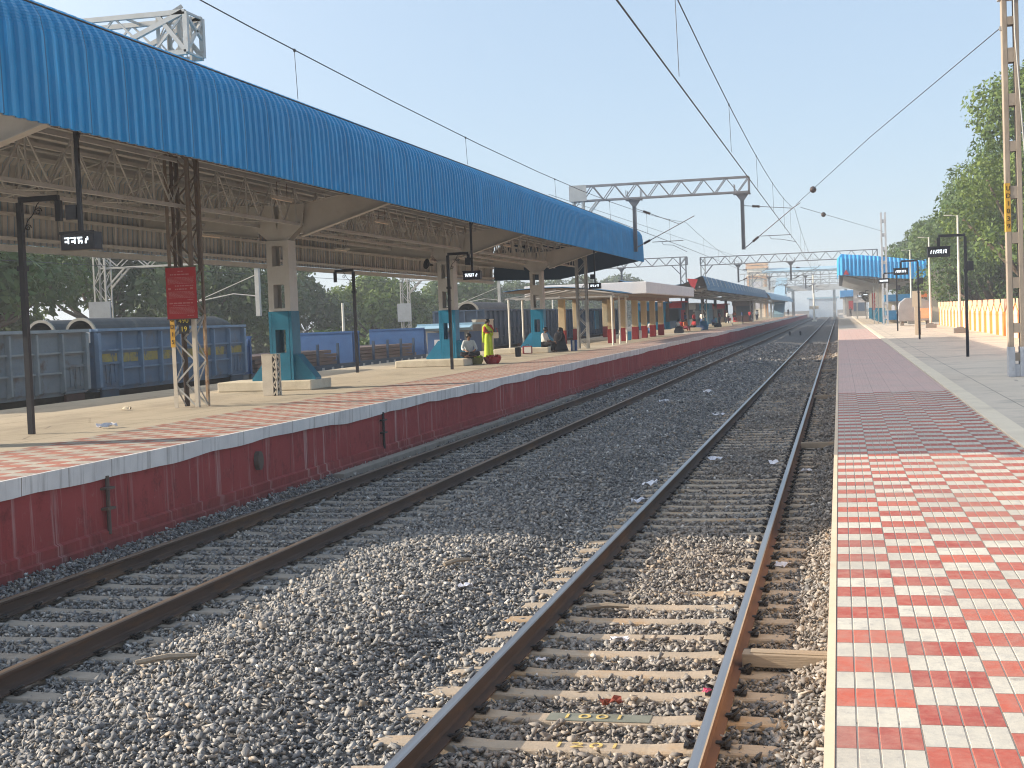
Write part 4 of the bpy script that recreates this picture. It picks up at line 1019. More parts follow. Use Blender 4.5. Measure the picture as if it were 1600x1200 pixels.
wire('anchor_wire', 'thin guy wire from the far ladder mast to the gantry with a small round insulator', [(4.1, 133.0, 9.3), (-1.7, 70.9, 7.55)], .012)
def ball(loc, r, lab): o = MB(True).lathe([(.02, -r), (r * .7, -r * .75), (r, -.1 * r), (r, .1 * r), (r * .7, r * .75), (.02, r)], 12).build('ball_insulator', M['insulator'], smooth=True); o.location = loc; tag(o, lab, 'insulator', 'round insulators on the guy wires')
ball((-.98, 64.2, 7.83), .15, 'larger round dark insulator on the slanting guy wire')
ball((-.72, 82.5, 7.88), .14, 'smaller round dark insulator on the thin far guy wire')
for k, (x, z, y0, y1) in enumerate(((-22.7, 5.3, 5, 400), (-22.7, 6.2, 5, 400), (-29.0, 5.4, 5, 400))):
    wire('yard_wire', ('lower wire over the wagon train behind the left platform', 'upper wire over the wagon train behind the left platform', 'farthest wire over the goods yard behind the left platform')[k], [(x, y0 + (y1 - y0) * q / 20, z - .25 * abs(math.sin(q * math.pi / 2.5)) * (k == 1)) for q in range(21)], .012)
wire('feeder_wire', 'long thin feeder wire high over the canopy end', [(-14.5, 72, 9.0), (-10, 150, 8.2), (-9, 400, 9)], .012)
# white tubular signal post between the tracks, far off
t = thing('signal_post', 'slim white post standing between the tracks in the distance', 'post', (-4.9, 290, -.2))
b = MB(True); b.tube([(0, 0, 0), (0, 0, 9.6)], [.22, .17], 10); b.box(-.5, .5, -.3, .3, 0, .4); b.build('post', M['light_pole'], t)
b = MB(True); b.box(-.9, .9, -.12, .12, 2.6, 3.2); b.build('box', M['brick_cream'], t)
for x, lab in ((-3.9, 'small dark marker stub between the two tracks, right one'), (-4.95, 'small dark marker stub between the two tracks, left one')):
    b = MB(True); b.box(-.08, .08, -.08, .08, 0, .26); b.box(-.11, .11, -.10, .10, .26, .42); b.lathe([(.08, .42), (.05, .48)], 8); o = b.build('marker', M['black_paint'], bevel=.01); o.location = (x, 146, -.15); tag(o, lab, 'marker')

# ------------------------------------------------------------------ wagons on the yard track behind the left platform
WX, WZ = -22.9, -.35
def bogie(t, y):
    b = MB(True); 
    for sx in (-1, 1):
        b.prism([(y - 1.25, .62), (y - 1.1, .82), (y - .35, .86), (y + .35, .86), (y + 1.1, .82), (y + 1.25, .62), (y + 1.0, .42), (y + .5, .34), (y - .5, .34), (y - 1.0, .42)], 'x', sx * 1.05 - .07, sx * 1.05 + .07)
        b.box(sx * 1.05 - .09, sx * 1.05 + .09, y - .16, y + .16, .40, .75)
    b.box(-.9, .9, y - .2, y + .2, .5, .9); g = b.build('bogie', M['bogie_red'], t)
    for yy in (y - 1.0, y + 1.0):
        b = MB(True)
        for sx in (-1, 1): b.tube([(sx * .84 - .06, yy, .5), (sx * .84 + .06, yy, .5)], .5, 18); 
        b.tube([(-.8, yy, .5), (.8, yy, .5)], .08, 8); b.build('wheelset', M['underframe'], g)
def open_wagon(y0, L, lab, mtl, rib_m, yellow, doors=(0, 7), top=3.05, rust_bits=True):
    t = thing('freight_wagon', lab, 'wagon', (WX, y0 + L / 2, WZ), 'goods wagons behind the left platform'); h = L / 2; z0 = 1.38
    b = MB(True)
    for sx in (-1, 1): b.box(sx * 1.5 - .02, sx * 1.5 + .02, -h + .1, h - .1, z0, top)
    b.box(-1.48, 1.48, -h + .1, -h + .16, z0, top); b.box(-1.48, 1.48, h - .16, h - .1, z0, top); b.box(-1.47, 1.47, -h + .17, h - .17, z0 - .12, z0 + .03)
    b.build('body', mtl, t, bevel=.01)
    b = MB(True); n = 8; s = (L - .3) / n
    for sx in (-1, 1):
        for k in range(n + 1):
            y = -h + .15 + k * s; w = .16 if k in (0, n) else .085
            x0, x1 = (1.521, 1.66) if sx > 0 else (-1.66, -1.521)
            b.prism([(x0 if sx > 0 else x1, z0 - .05), (x1 if sx > 0 else x0, z0 + .02), (x1 if sx > 0 else x0, top - .05), (x0 if sx > 0 else x1, top)], 'y', y - w / 2, y + w / 2)
            if k < n:
                ya, yb_ = y + w / 2 + .003, y + s - .05
                for z in ((1.90, 2.46) if k not in doors else (2.46,)): b.box(x0, x0 + .075 if sx > 0 else x1, ya, yb_, z, z + .05) if sx > 0 else b.box(x1 - .075, x1, ya, yb_, z, z + .05)
        b.box(sx * 1.58 - .09, sx * 1.58 + .09, -h + .05, h - .05, top + .002, top + .085)
    for sy in (-1, 1):
        b.box(-1.49, 1.49, sy * (h - .03) - .06, sy * (h - .03) + .06, top + .003, top + .084)
        for x in (-1.2, -.4, .4, 1.2): b.box(x - .05, x + .05, min(sy * (h - .095), sy * (h + .02)), max(sy * (h - .095), sy * (h + .02)), z0, top)
    b.build('stiffeners', rib_m, t)
    if yellow:
        b = MB(True)
        for k in range(n):
            y = -h + .15 + k * s; b.box(1.5205, 1.5245, y + .09, y + s - .09, 2.10, 2.38)
        b.box(1.5205, 1.5245, -h - .0 + .16, -h + .12, 0, 0) if False else None
        b.build('painted_band', M['wagon_yellow'], t)
    for k in doors:
        y = -h + .15 + k * s; b = MB(True)
        for q in (0, 1):
            ya = y + .12 + q * (s - .24) / 2; b.box(1.522, 1.56, ya, ya + (s - .24) / 2 - .03, z0 + .12, 2.0)
            b.box(1.561, 1.585, ya + .05, ya + .11, z0 + .06, 2.12); b.box(1.561, 1.585, ya + .30, ya + .36, z0 + .12, 2.12)
        b.box(1.522, 1.60, y + .1, y + s - .1, 2.06, 2.13); b.box(1.522, 1.60, y + .08, y + s - .08, z0 - .06, z0 + .0)
        d = b.build('door', mtl, t)
        b = MB(True); b.box(1.50, 1.57, y + .15, y + s - .15, z0 - .40, z0 - .08); b.build('flap', M['bogie_red'] if not yellow else M['wagon_dark'], d)
    b = MB(True); b.box(-1.3, 1.3, -h + .3, h - .3, 1.1, 1.24); b.box(-.3, .3, -h + .02, h - .02, .72, 1.02); b.box(-1.4, 1.4, -h + .12, -h + .3, .8, 1.03); b.box(-1.4, 1.4, h - .3, h - .12, .8, 1.03)
    for sy in (-1, 1):
        for x in (-.98, .98): b.tube([(x, sy * h - sy * .05, .98), (x, sy * (h + .24), .98)], .13, 10)
        b.box(-.12, .12, min(sy * h, sy * (h + .3)), max(sy * h, sy * (h + .3)), .78, 1.0)
    b.box(1.2, 1.3, -1.6, 1.2, .55, .75); b.build('underframe', M['underframe'], t)
    bogie(t, -h + 2.0); bogie(t, h - 2.0); return t
open_wagon(26.4, 10.75, 'faded grey open wagon with rusty panels, nearest in the goods train', M['wagon_grey'], mat("pale wagon ribs", (.33, .355, .375), (.25, .275, .30), 1.5, .75, stain=(.15, .09, .06), stain_amt=(.6, .78)), False)
w2 = open_wagon(37.55, 10.75, 'blue open wagon with a worn yellow band, carrying dark pipes', M['wagon_blue'], mat("blue wagon ribs", (.22, .31, .44), (.16, .24, .35), 1.5, .7, stain=(.13, .09, .07), stain_amt=(.62, .8)), True)
t = thing('end_plate', 'small pale square plate on the corner of the blue pipe wagon', 'plate', (-21.6, 37.5, 2.55)); b = MB(True); b.box(-.12, .16, -.02, .02, -.17, .14); b.build('plate', M['white_base'], t)
def pipe(x, y0, y1, z, r, lab):
    t = thing('pipe', lab, 'pipe', (x, y0, z), 'pipes carried on wagons'); n = 22; b = MB(True); L = y1 - y0; vs = []; fs = []
    ys = [0, L * .3, L * .6, L - .9, L - .4, L]; ss = [1, 1.02, .97, 1, .8, .35]
    for q, y in enumerate(ys):
        for k in range(n): a = 2 * math.pi * k / n; vs.append((r * math.cos(a), y, r * ss[q] * math.sin(a) + (0 if q else 0)))
    for q in range(len(ys) - 1):
        for k in range(n): fs.append((q * n + k, q * n + (k + 1) % n, (q + 1) * n + (k + 1) % n, (q + 1) * n + k))
    o = len(vs)
    for k in range(n): a = 2 * math.pi * k / n; vs.append((r * .86 * math.cos(a), .02, r * .86 * math.sin(a)))
    for k in range(n): a = 2 * math.pi * k / n; vs.append((r * .86 * math.cos(a), 2.5, r * .86 * math.sin(a)))
    fs += [(o + k, o + (k + 1) % n, o + n + (k + 1) % n, o + n + k) for k in range(n)] + [tuple(o + n + k for k in range(n))]
    b.add(vs, fs); b.build('barrel', M['pipe'], t)
    b = MB(True); vs = []
    for rr, yy in ((r * .86, -.012), (r * 1.03, -.012), (r * 1.03, .07)):
        for k in range(n): a = 2 * math.pi * k / n; vs.append((rr * math.cos(a), yy, rr * math.sin(a)))
    b.add(vs, [(q * n + k, q * n + (k + 1) % n, (q + 1) * n + (k + 1) % n, (q + 1) * n + k) for q in range(2) for k in range(n)]); b.build('rim', M['pipe_end'], t)
pipe(-22.0, 37.95, 48.0, 2.62, .50, 'dark hollow pipe lying on the blue wagon, front one')
pipe(-23.25, 37.85, 48.1, 2.62, .48, 'dark hollow pipe lying on the blue wagon, behind the front pipe')

def bulkhead_wagon(y0, L, lab):
    t = thing('freight_wagon', lab, 'wagon', (WX, y0 + L / 2, WZ), 'goods wagons behind the left platform'); h = L / 2
    b = MB(True); b.box(-1.5, 1.5, -h + .1, h - .1, 1.05, 1.28)
    b.box(1.42, 1.55, -h + .1, h - .1, .95, 1.30); b.box(-1.55, -1.42, -h + .1, h - .1, .95, 1.30); b.build('deck', M['wagon_dark'], t)
    for sy in (-1, 1):
        b = MB(True); y = sy * (h - .2); b.box(-1.5, 1.5, y - .04, y + .04, 1.28, 2.62); b.box(-1.53, 1.53, y - .07, y + .07, 2.621, 2.70)
        for x in (-1.5, -.75, 0, .75, 1.5): b.box(x - .05, x + .05, y - sy * .0 - .09 * (sy < 0) - .0, y + .09 * (sy > 0) + .0, 1.29, 2.62) if False else b.box(x - .05, x + .05, min(y + sy * .041, y + sy * .16), max(y + sy * .041, y + sy * .16), 1.29, 2.62)
        b.prism([(y + sy * .041, 1.29), (y + sy * .7, 1.29), (y + sy * .16, 2.6), (y + sy * .041, 2.6)], 'x', 1.42, 1.48); b.build('bulkhead', M['wagon_deep'], t)
    b = MB(True)
    for k in range(9): b.box(1.552, 1.562, -h + .5 + k * 1.15, -h + .78 + k * 1.15, .99, 1.2)
    b.build('marking_plate', M['white_base'], t)
    b = MB(True)
    for k in range(4):
        y = -h + 2.2 + k * (L - 4.4) / 3; b.box(1.46, 1.56, y - .05, y + .05, 1.301, 2.2); b.box(-1.56, -1.46, y - .05, y + .05, 1.301, 2.2)
    b.build('stake', M['wagon_dark'], t)
    b = MB(True); b.box(-.3, .3, -h, h, .7, 1.04); b.tube([(1.5, .6, .9)] + [(1.56 + .0, .6 + .26 * math.cos(a * .6), .78 + .26 * math.sin(a * .6)) for a in range(12)], .025, 5)
    for sy in (-1, 1):
        for x in (-.98, .98): b.tube([(x, sy * h - sy * .1, .98), (x, sy * (h + .2), .98)], .13, 10)
    b.build('underframe', M['underframe'], t)
    bogie(t, -h + 2.0); bogie(t, h - 2.0)
    ld = thing('rail_stack', lab.replace('flat wagon with blue end walls', 'brown stack of rails on the blue walled flat wagon').replace('second of the two', 'second wagon'), 'load', (WX, y0 + L / 2, WZ + 1.3), 'rail stacks')
    b = MB(True); rr = random.Random(int(y0))
    for lay in range(4):
        for k in range(17 - lay):
            x = -1.36 + (k + lay / 2) * .165; e = rr.uniform(-.5, .5); b.box(x - .065, x + .065, -h + .7 + rr.uniform(0, .8), h - .7 - rr.uniform(0, 1.6), lay * .16, lay * .16 + .13)
    b.build('bars', M['rail_load'], ld); return t
bulkhead_wagon(48.75, 11.7, 'flat wagon with blue end walls, first behind the nearest teal column')
bulkhead_wagon(60.9, 10.8, 'flat wagon with blue end walls, second of the two')
for k, y0 in enumerate((84, 95.3, 106.6, 118, 129.3)):
    open_wagon(y0, 10.8, ('dark navy open wagon behind the lady in green', 'dark navy open wagon behind the farthest teal column', 'dark navy open wagon behind the pillared shelter', 'dark navy open wagon past the pillared shelter, fourth of five', 'dark navy open wagon farthest along the goods train')[k], M['wagon_dark'], M['wagon_dark'], False, (0, 7), 3.55)
pipe(-22.4, 84.4, 94.0, 3.05, .75, 'large hollow pipe on the navy wagon behind the lady in green')
# trackside kiosk between the wagon groups
t = thing('kiosk', 'small yard kiosk with blue and white panels and a flat roof between wagons', 'kiosk', (-22.0, 79.5, -.5))
b = MB(True); b.box(-1.3, 1.3, -1.6, 1.6, 0, 2.9); b.build('wall', M['hut_wall'], t)
b = MB(True); b.box(-1.6, 1.7, -2.0, 2.0, 2.9, 3.02); b.prism([(-2.0, 2.6), (-2.7, 2.75), (-2.0, 2.9)], 'x', -1.6, 1.7); b.build('roof', M['roof_pale'], t)
b = MB(True); b.box(-1.1, 1.1, -1.63, -1.602, 1.2, 2.5); b.box(1.302, 1.33, -1.3, 1.3, 1.2, 2.5); pn = b.build('panel', M['wagon_deep'], t)
b = MB(True); b.box(.2, .9, -1.65, -1.631, 1.5, 2.1); b.box(-.7, -.1, -1.65, -1.631, 1.5, 2.1); b.build('poster', M['paper'], pn)
t = thing('yard_wall', 'plain beige wall behind the seated fruit seller', 'wall', (-21.2, 82.5, -.5)); b = MB(True); b.box(-.1, .1, -1.2, 3.2, 0, 3.1); b.box(-.14, .14, -1.2, 3.2, 3.101, 3.18); b.build('panel', M['brick_cream'], t)

# ------------------------------------------------------------------ flat-roofed white shelter with red-footed cream pillars
t = thing('shelter', 'white flat-roofed waiting shelter with cream pillars on maroon bases', 'shelter', (-14, 95, ZL))
b = MB(); b.box(-18.2, -10.9, 82.0, 109.6, 3.82, 4.52); b.build('roof_slab', M['white_fascia'], t, bevel=.03)
b = MB(); b.box(-17.9, -11.2, 82.3, 109.3, 3.78, 3.819); b.box(-13.4, -12.9, 82.3, 109.3, 3.55, 3.779); b.build('soffit', M['shed_under'], t)
def pillar(x, y, w=.38):
    b = MB(); b.box(x - w / 2, x + w / 2, y - w / 2, y + w / 2, ZL + .82, 3.78); p = b.build('pillar', M['cream_wall'], t, bevel=.015)
    b = MB(); b.box(x - w / 2 - .02, x + w / 2 + .02, y - w / 2 - .02, y + w / 2 + .02, ZL, ZL + .819); b.build('maroon_base', M['maroon'], p, bevel=.015)
for y in (82.6, 87.4, 92.6, 97.0, 101.6, 106.4): pillar(-13.15, y)
for y in (94.2, 106.5): pillar(-17.4, y)
pillar(-16.55, 84.9, .40)
for y in (99.0, 105.2):
    b = MB(); b.box(-16.95, -16.9, y, y + 1.6, 1.7, 3.0); b.build('poster_board', M['kiosk_blue'], t)
b = MB(); b.box(-13.0, -12.95, 103.5, 105.5, 3.15, 3.4); b.build('fascia_light', M['peach'], t)
for y, lab, m in ((89.9, 'blue plastic drum between the shelter pillars', 'tarp_blue'), (94.8, 'pale sack lying between the shelter pillars', 'white_cloth')):
    b = MB(True); b.lathe([(.22, 0), (.27, .06), (.27, .5), (.24, .56), (.2, .56)], 12); o = b.build('drum' if m == 'tarp_blue' else 'sack', M[m], smooth=True); o.location = (-13.3, y, ZL); tag(o, lab, 'drum' if m == 'tarp_blue' else 'sack')
# curved lean-to between canopy and shelter
t = thing('lean_to', 'low curved sheet roof on slim white posts between canopy and shelter', 'shed', (-14.7, 78, ZL))
P = [(-18.2, 4.12), (-17.2, 4.22), (-16.0, 4.27), (-14.8, 4.25), (-13.6, 4.15), (-12.4, 3.98), (-11.75, 3.84)]
profiled(P[::-1] if normals2(P)[3][1] < 0 else P, 76.2, 81.9, .3, .03).build('roof_sheet', M['roof_slate'], t)
profiled(P[::-1] if normals2(P)[3][1] < 0 else P, 76.25, 81.85, .3, .03, 0, .05).build('ceiling_sheet', M['shed_under'], t)
b = MB()
for y in (76.4, 79.0, 81.6): b.bar((-18.1, y, 3.72), (-11.9, y, 3.66), .08); b.bar((-18.1, y, 3.72), (-15.2, y, 4.15), .06); b.bar((-11.9, y, 3.68), (-14.6, y, 4.12), .06)
for x in (-17.9, -15, -12.0): b.bar((x, 76.3, 3.76), (x, 81.8, 3.76), .07)
b.build('roof_frame', M['grey_steel'], t)
for x, y in ((-17.9, 76.4), (-17.7, 79.0), (-17.6, 81.6), (-12.1, 76.4), (-12.1, 79.0), (-12.1, 81.6)):
    b = MB(); b.tube([(x, y, ZL), (x, y, 3.68)], .055, 8); b.build('post', M['light_pole'], t)

# ------------------------------------------------------------------ further canopies
def far_canopy(name, lab, loc, prof, y0, y1, colr, fascia_pitch, cols, cz=4.4, under='ceiling'):
    t = thing(name, lab, 'canopy', loc)
    Pn = turn(prof); profiled(Pn, y0, y1, fascia_pitch, .04).build('roof_sheet', M[colr], t)
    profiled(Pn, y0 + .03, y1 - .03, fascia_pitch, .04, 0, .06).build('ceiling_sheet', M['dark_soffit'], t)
    xs = [p[0] for p in prof]; x0, x1 = min(xs) + .3, max(xs) - .3; cx = (x0 + x1) / 2
    b = MB()
    for y in cols: b.bar((x0, y, cz + .2), (cx, y, cz - .35), .12, .2); b.bar((cx, y, cz - .35), (x1, y, cz + .2), .12, .2)
    for x in (x0 + .4, cx - 1, cx + 1, x1 - .4): b.bar((x, y0 + .1, cz + .28), (x, y1 - .1, cz + .28), .1)
    b.build('roof_frame', M['grey_steel'], t)
    for y in cols:
        b = MB(); b.box(cx - .16, cx + .16, y - .15, y + .15, 1.9, cz - .4); c = b.build('column', M['rust_dark'] if loc[1] < 200 else M['grey_column'], t)
        b = MB(); b.box(cx - .19, cx + .19, y - .18, y + .18, ZL - .14, 1.899); b.build('column_foot', M['teal'] if loc[1] < 200 else M['grey_column'], c)
    return t
slate = far_canopy('platform_canopy', 'dark slate blue butterfly canopy beyond the white shelter', (-14, 116, ZL),
           [(-10.4, 4.38), (-10.5, 4.8), (-10.75, 5.52), (-10.9, 5.56), (-12.4, 5.0), (-14.2, 4.75), (-16.2, 5.0), (-17.7, 5.5), (-18.1, 4.7)], 116, 215, 'roof_slate', 1.1, (120, 136, 152, 168, 184, 200, 212), 4.4)
for k in range(21):
    y = 118.2 + k * 4.55; b = MB(); b.bar((-10.44, y, 4.82), (-10.70, y, 5.52), .12, .03); b.build('joint_strip', M['light_pole'], slate)
t = thing('banner', 'small red pennant on the near end of the slate blue canopy', 'banner', (-11.6, 115.9, 4.95)); b = MB(True); b.prism([(-.45, .45), (.42, .35), (.1, -.45), (-.2, -.1)], 'y', -.01, .01); b.build('cloth', M['red_cloth'], t)
b = MB(True); b.bar((-.5, .02, .5), (.2, .02, -.55), .05); b.build('stick', M['light_pole'], t)
far_canopy('platform_canopy', 'distant pale blue canopy on the left platform before the footbridge', (-14, 222, ZL),
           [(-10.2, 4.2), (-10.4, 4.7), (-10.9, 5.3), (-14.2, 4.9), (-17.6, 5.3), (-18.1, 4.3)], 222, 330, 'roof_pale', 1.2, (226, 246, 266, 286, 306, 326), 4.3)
# bright blue canopy on the right platform: the profiled sheet wraps round the end that faces the camera
t = thing('platform_canopy', 'bright blue ribbed canopy with a rounded end on the right platform', 'canopy', (4, 139, ZR))
def end_fascia():
    b = MB(); path = []
    for k in range(84):
        x = .35 + k * .0935; path.append((x, 138.6 + .0 * k))
    arc = [(.35 - .34 * math.sin(a), 138.94 - .34 * math.cos(a)) for a in (R(15), R(35), R(55), R(75), R(90))]
    side = [(.01, 139 + k * .3) for k in range(1, 60)]
    full = side[::-1] + arc[::-1] + path; vs = []; n = 6
    for i, (x, y) in enumerate(full):
        u = max(0, x) / 8.1; lo = 5.64 - .34 * min(1, u * 2) - .62 * max(0, u - .35); hi = 7.66 - .62 * u - .42 * u * u
        rib = .10 if i % 4 < 2 else 0
        for k in range(n):
            f = k / (n - 1); rnd_in = .38 * max(0, (f - .72) / .28) ** 2
            vs.append((x + (rnd_in if x < .3 else 0) - (rib if x < .02 else 0), y + (rnd_in if x >= .02 else 0) - (rib if x >= .02 else 0), lo + f * (hi - lo)))
    b.add(vs, [(i * n + k, i * n + k + 1, (i + 1) * n + k + 1, (i + 1) * n + k) for i in range(len(full) - 1) for k in range(n - 1)])
    return b
end_fascia().build('fascia', M['roof_blue_far'], t)
b = MB(); prof = [(.1, 5.75), (2.2, 5.25), (4.1, 5.05), (6, 5.05), (8.1, 5.2)]
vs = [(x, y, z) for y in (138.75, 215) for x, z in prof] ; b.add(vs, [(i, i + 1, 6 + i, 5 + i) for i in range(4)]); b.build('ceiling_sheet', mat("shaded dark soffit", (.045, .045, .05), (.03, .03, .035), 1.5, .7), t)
b = MB(); prof = [(.35, 7.5), (2.2, 6.9), (4.1, 6.5), (6, 6.5), (8.1, 6.75)]
vs = [(x, y, z) for y in (139.0, 215) for x, z in prof]; b.add(vs, [(i, i + 1, 6 + i, 5 + i) for i in range(4)]); b.build('roof_sheet', M['roof_blue_far'], t)
b = MB(); b.box(8.05, 8.15, 138.7, 215, 5.0, 6.8); b.build('side_fascia', M['roof_blue_far'], t)
for y in range(142, 214, 12): b = MB(); b.bar((4.3, y, 4.4), (.5, y, 5.5), .14, .24); b.bar((4.3, y, 4.4), (8, y, 5.0), .14, .24); b.build('roof_arm', M['grey_steel'], t)
for y in range(142, 214, 12):
    b = MB(); b.box(4.05, 4.55, y - .2, y + .2, ZR + 1.5, 5.0); c = b.build('column', M['grey_column'], t); b = MB(); b.box(4.02, 4.58, y - .23, y + .23, ZR, ZR + 1.499); b.build('column_foot', M['teal_blue'], c)
t2 = thing('emblem', 'small red triangular mark on the corner of the right blue canopy', 'sign', (.75, 138.48, 5.86)); b = MB(True); b.prism([(-.25, -.2), (.25, -.2), (.12, .1), (0, .28), (-.12, .1)], 'y', -.02, .01); b.build('plate', M['red_cloth'], t2)
t = thing('platform_canopy', 'small distant blue canopy low on the right platform', 'canopy', (3, 300, ZR))
b = MB(); b.box(.3, 4.6, 300, 330, 4.6, 6.0)
for k in range(9): b.box(.3 + k * .5, .5 + k * .5, 299.9, 299.999, 4.6, 6.0)
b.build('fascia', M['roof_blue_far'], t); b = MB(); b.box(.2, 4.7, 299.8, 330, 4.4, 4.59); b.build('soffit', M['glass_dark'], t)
for x in (1.0, 4.2):
    b = MB(); b.box(x - .2, x + .2, 301, 301.4, ZR, 4.4); b.build('column', M['grey_column'], t)
# footbridge, stair tower
t = thing('footbridge', 'long grey footbridge with a blue roof spanning all tracks in the distance', 'footbridge', (-4, 330, 0))
b = MB(); b.box(-22, 14, 328, 332, 6.9, 7.5); b.box(-22, 14, 327.9, 327.999, 6.6, 7.9); b.build('deck', M['grey_column'], t)
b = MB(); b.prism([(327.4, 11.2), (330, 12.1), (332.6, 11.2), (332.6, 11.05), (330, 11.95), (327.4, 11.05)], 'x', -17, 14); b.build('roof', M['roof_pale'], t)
b = MB()
for k in range(19):
    x = -21 + k * 1.9; b.bar((x, 328, 7.9), (x, 328, 11.1), .16); b.bar((x, 328, 7.9), (x + 1.9, 328, 9.6), .09); b.bar((x, 328, 9.6), (x + 1.9, 328, 7.9), .09)
b.bar((-22, 328, 9.6), (14, 328, 9.6), .14); b.bar((-22, 328, 11.0), (14, 328, 11.0), .2); b.build('truss', M['galv'], t)
for x in (-12.5, -10.2, -1.0, 1.6, 10):
    b = MB(); b.box(x - .3, x + .3, 329, 331, -.4, 6.9); b.build('pier', M['grey_column'], t)
b = MB(); b.prism([(300, ZL), (327.9, 7.0), (327.9, 7.6), (300, 1.6)], 'x', -13.6, -11.4); b.prism([(300, ZL + 2.7), (327.9, 9.6), (327.9, 9.8), (300, ZL + 2.9)], 'x', -13.7, -11.3); b.build('stair', M['roof_pale'], t)
t = thing('tower', 'square cream tower with orange trim beside the distant footbridge', 'tower', (-18.2, 331, 0))
b = MB(True); b.box(-2.2, 2.2, -2, 2, -.5, 13.0); b.build('wall', M['tower_cream'], t)
b = MB(True)
for z in (9.9, 12.2, 13.001): b.box(-2.5, 2.5, -2.3, 2.3, z, z + .55)
for x in (-2.0, 2.0): b.box(x - .35, x + .35, -2.2, -2.001, -.5, 9.89)
b.build('trim', M['tower_orange'], t)
b = MB(True); b.box(-1.2, 1.2, -2.05, -2.002, 3, 9.2); b.build('window', M['paper'], t)
t = thing('station_block', 'hazy grey end building closing the view below the footbridge', 'building', (0, 420, 0))
b = MB(True); b.box(-8.5, -.5, 0, 6, -.5, 5.2); b.build('wall', mat('haze-tinted end wall', (.42, .50, .58), (.36, .44, .52), .5, .8), t); b = MB(True); b.box(-9, 0, -.3, 6.3, 5.2, 5.7); b.build('roof', M['roof_pale'], t)  # wall colour lightened and blued to stand for distance haze

# ------------------------------------------------------------------ right platform: painted wall, lamp poles, stalls
t = thing('boundary_wall', 'white and orange painted boundary wall with pointed bays on the right platform', 'wall', (8.0, 90, ZR))
b = MB(); b.box(8.0, 8.14, 46, 121, ZR - .3, ZR + 1.62); b.build('panel', M['orange_wall'], t)
k = 0; y = 46.6
while y < 120:
    b = MB(); b.prism([(y, ZR), (y + 1.55, ZR), (y + 1.55, ZR + 1.18), (y + .775, ZR + 1.52), (y, ZR + 1.18)], 'x', 7.955, 7.999); b.build('bay', M['bay_cream'], t)
    b = MB(); b.prism([(y + 2.40, ZR + 1.22), (y + 2.925, ZR + 1.02), (y + 3.45, ZR + 1.22), (y + 4.5, ZR + 1.84), (y + 1.35, ZR + 1.84)], 'x', 7.975, 7.9985) if False else b.prism([(y + 2.15, ZR + 1.20), (y + 2.50, ZR + 1.20), (y + 3.60, ZR + 1.60), (y + 3.45, ZR + 1.84), (y + 1.2, ZR + 1.84), (y + 1.05, ZR + 1.60)], 'x', 7.965, 7.9985); b.build('cap', M['peach_top'], t)
    y += 3.1; k += 1
def lamp_pole(x, y, h, lab):
    t = thing('lamp_post', lab, 'lamp post', (x, y, ZR), 'lamp posts on the right platform')
    b = MB(True); b.box(-.38, .38, -.38, .38, 0, .28); b.box(-.2, .2, -.2, .2, .281, .34); b.build('base', M['stone_base'], t, bevel=.02)
    b = MB(True); b.tube([(0, 0, .34), (0, 0, h * .55), (0, 0, h)], [.085, .075, .05], 10); b.build('post', M['light_pole'], t)
    b = MB(True); b.bar((0, 0, h - .06), (-.35, 0, h + .0), .03); b.box(-.75, -.33, -.08, .08, h - .01, h + .04); b.build('lamp_head', M['light_pole'], t)
    return t
lamp_pole(6.75, 84.8, 6.75, 'white lamp post on a grey block, nearest, beside the orange wall')
lamp_pole(6.45, 106.5, 6.55, 'white lamp post on a grey block, second, at the end of the orange wall')
lamp_pole(6.3, 131, 6.6, 'white lamp post in front of the right blue canopy')
# brown post with a cream board
t = thing('board_post', 'brown post carrying a blank cream board near the silver stall', 'sign', (4.32, 83.6, ZR))
b = MB(True); b.box(-.13, .05, -.07, .07, 0, 1.7); b.build('post', M['brick_cream'], t); b = MB(True); b.box(.051, .20, -.06, .08, 0, 1.35); b.build('side_post', M['wood'], t)
b = MB(True); b.box(-.25, .25, -.09, -.075, 1.6, 2.5); b.build('board', M['brick_cream'], t)
# silver rounded stall
t = thing('stall', 'silver rounded metal stall with an orange top beside the wall end', 'stall', (6.2, 122.5, ZR))
b = MB(True); b.prism([(-1.4, .35), (1.2, .35), (1.35, 1.5), (1.05, 2.05), (.2, 2.3), (-.8, 2.3), (-1.3, 1.9), (-1.5, 1.1)], 'y', -.9, .9); b.build('shell', M['stainless'], t, bevel=.06)
b = MB(True); b.box(.3, 1.28, -.93, -.902, .55, 1.4); b.build('shelf', M['tower_orange'], t)
b = MB(True); b.box(.2, .95, -.6, .6, 2.302, 2.75); b.box(-.1, .2, -.5, .5, 2.302, 2.45); b.build('bundle', M['orange_cloth'], t)
for sx in (-1.1, 1.0):
    b = MB(True); b.box(sx - .15, sx + .15, -.6, .6, 0, .35); b.build('foot', M['stone_base'], t)
# blue kiosk
t = thing('kiosk', 'open blue kiosk with cream posts under the right blue canopy', 'kiosk', (5.9, 139.5, ZR))
b = MB(True); b.box(-1.6, 1.5, -.9, -.8, .35, 1.25); b.box(-1.6, -1.5, -.8, 1.2, .35, 1.25); b.box(1.4, 1.5, -.8, 1.2, .35, 1.25); b.build('counter', M['kiosk_blue'], t)
b = MB(True); b.box(-1.65, 1.55, -.95, -.85, 2.1, 2.75); b.box(-1.65, -1.55, -.84, 1.2, 2.1, 2.75); b.box(1.45, 1.55, -.84, 1.2, 2.1, 2.75); b.build('fascia', M['kiosk_blue'], t)
for x in (-1.55, -.5, .5, 1.45):
    b = MB(True); b.box(x - .06, x + .06, -.79, -.67, 0, 2.1); b.build('post', M['cream_plinth'], t)
b = MB(True); b.box(-1.5, 1.4, 1.2, 1.3, 0, 2.75); b.build('back_wall', M['brick_cream'], t)
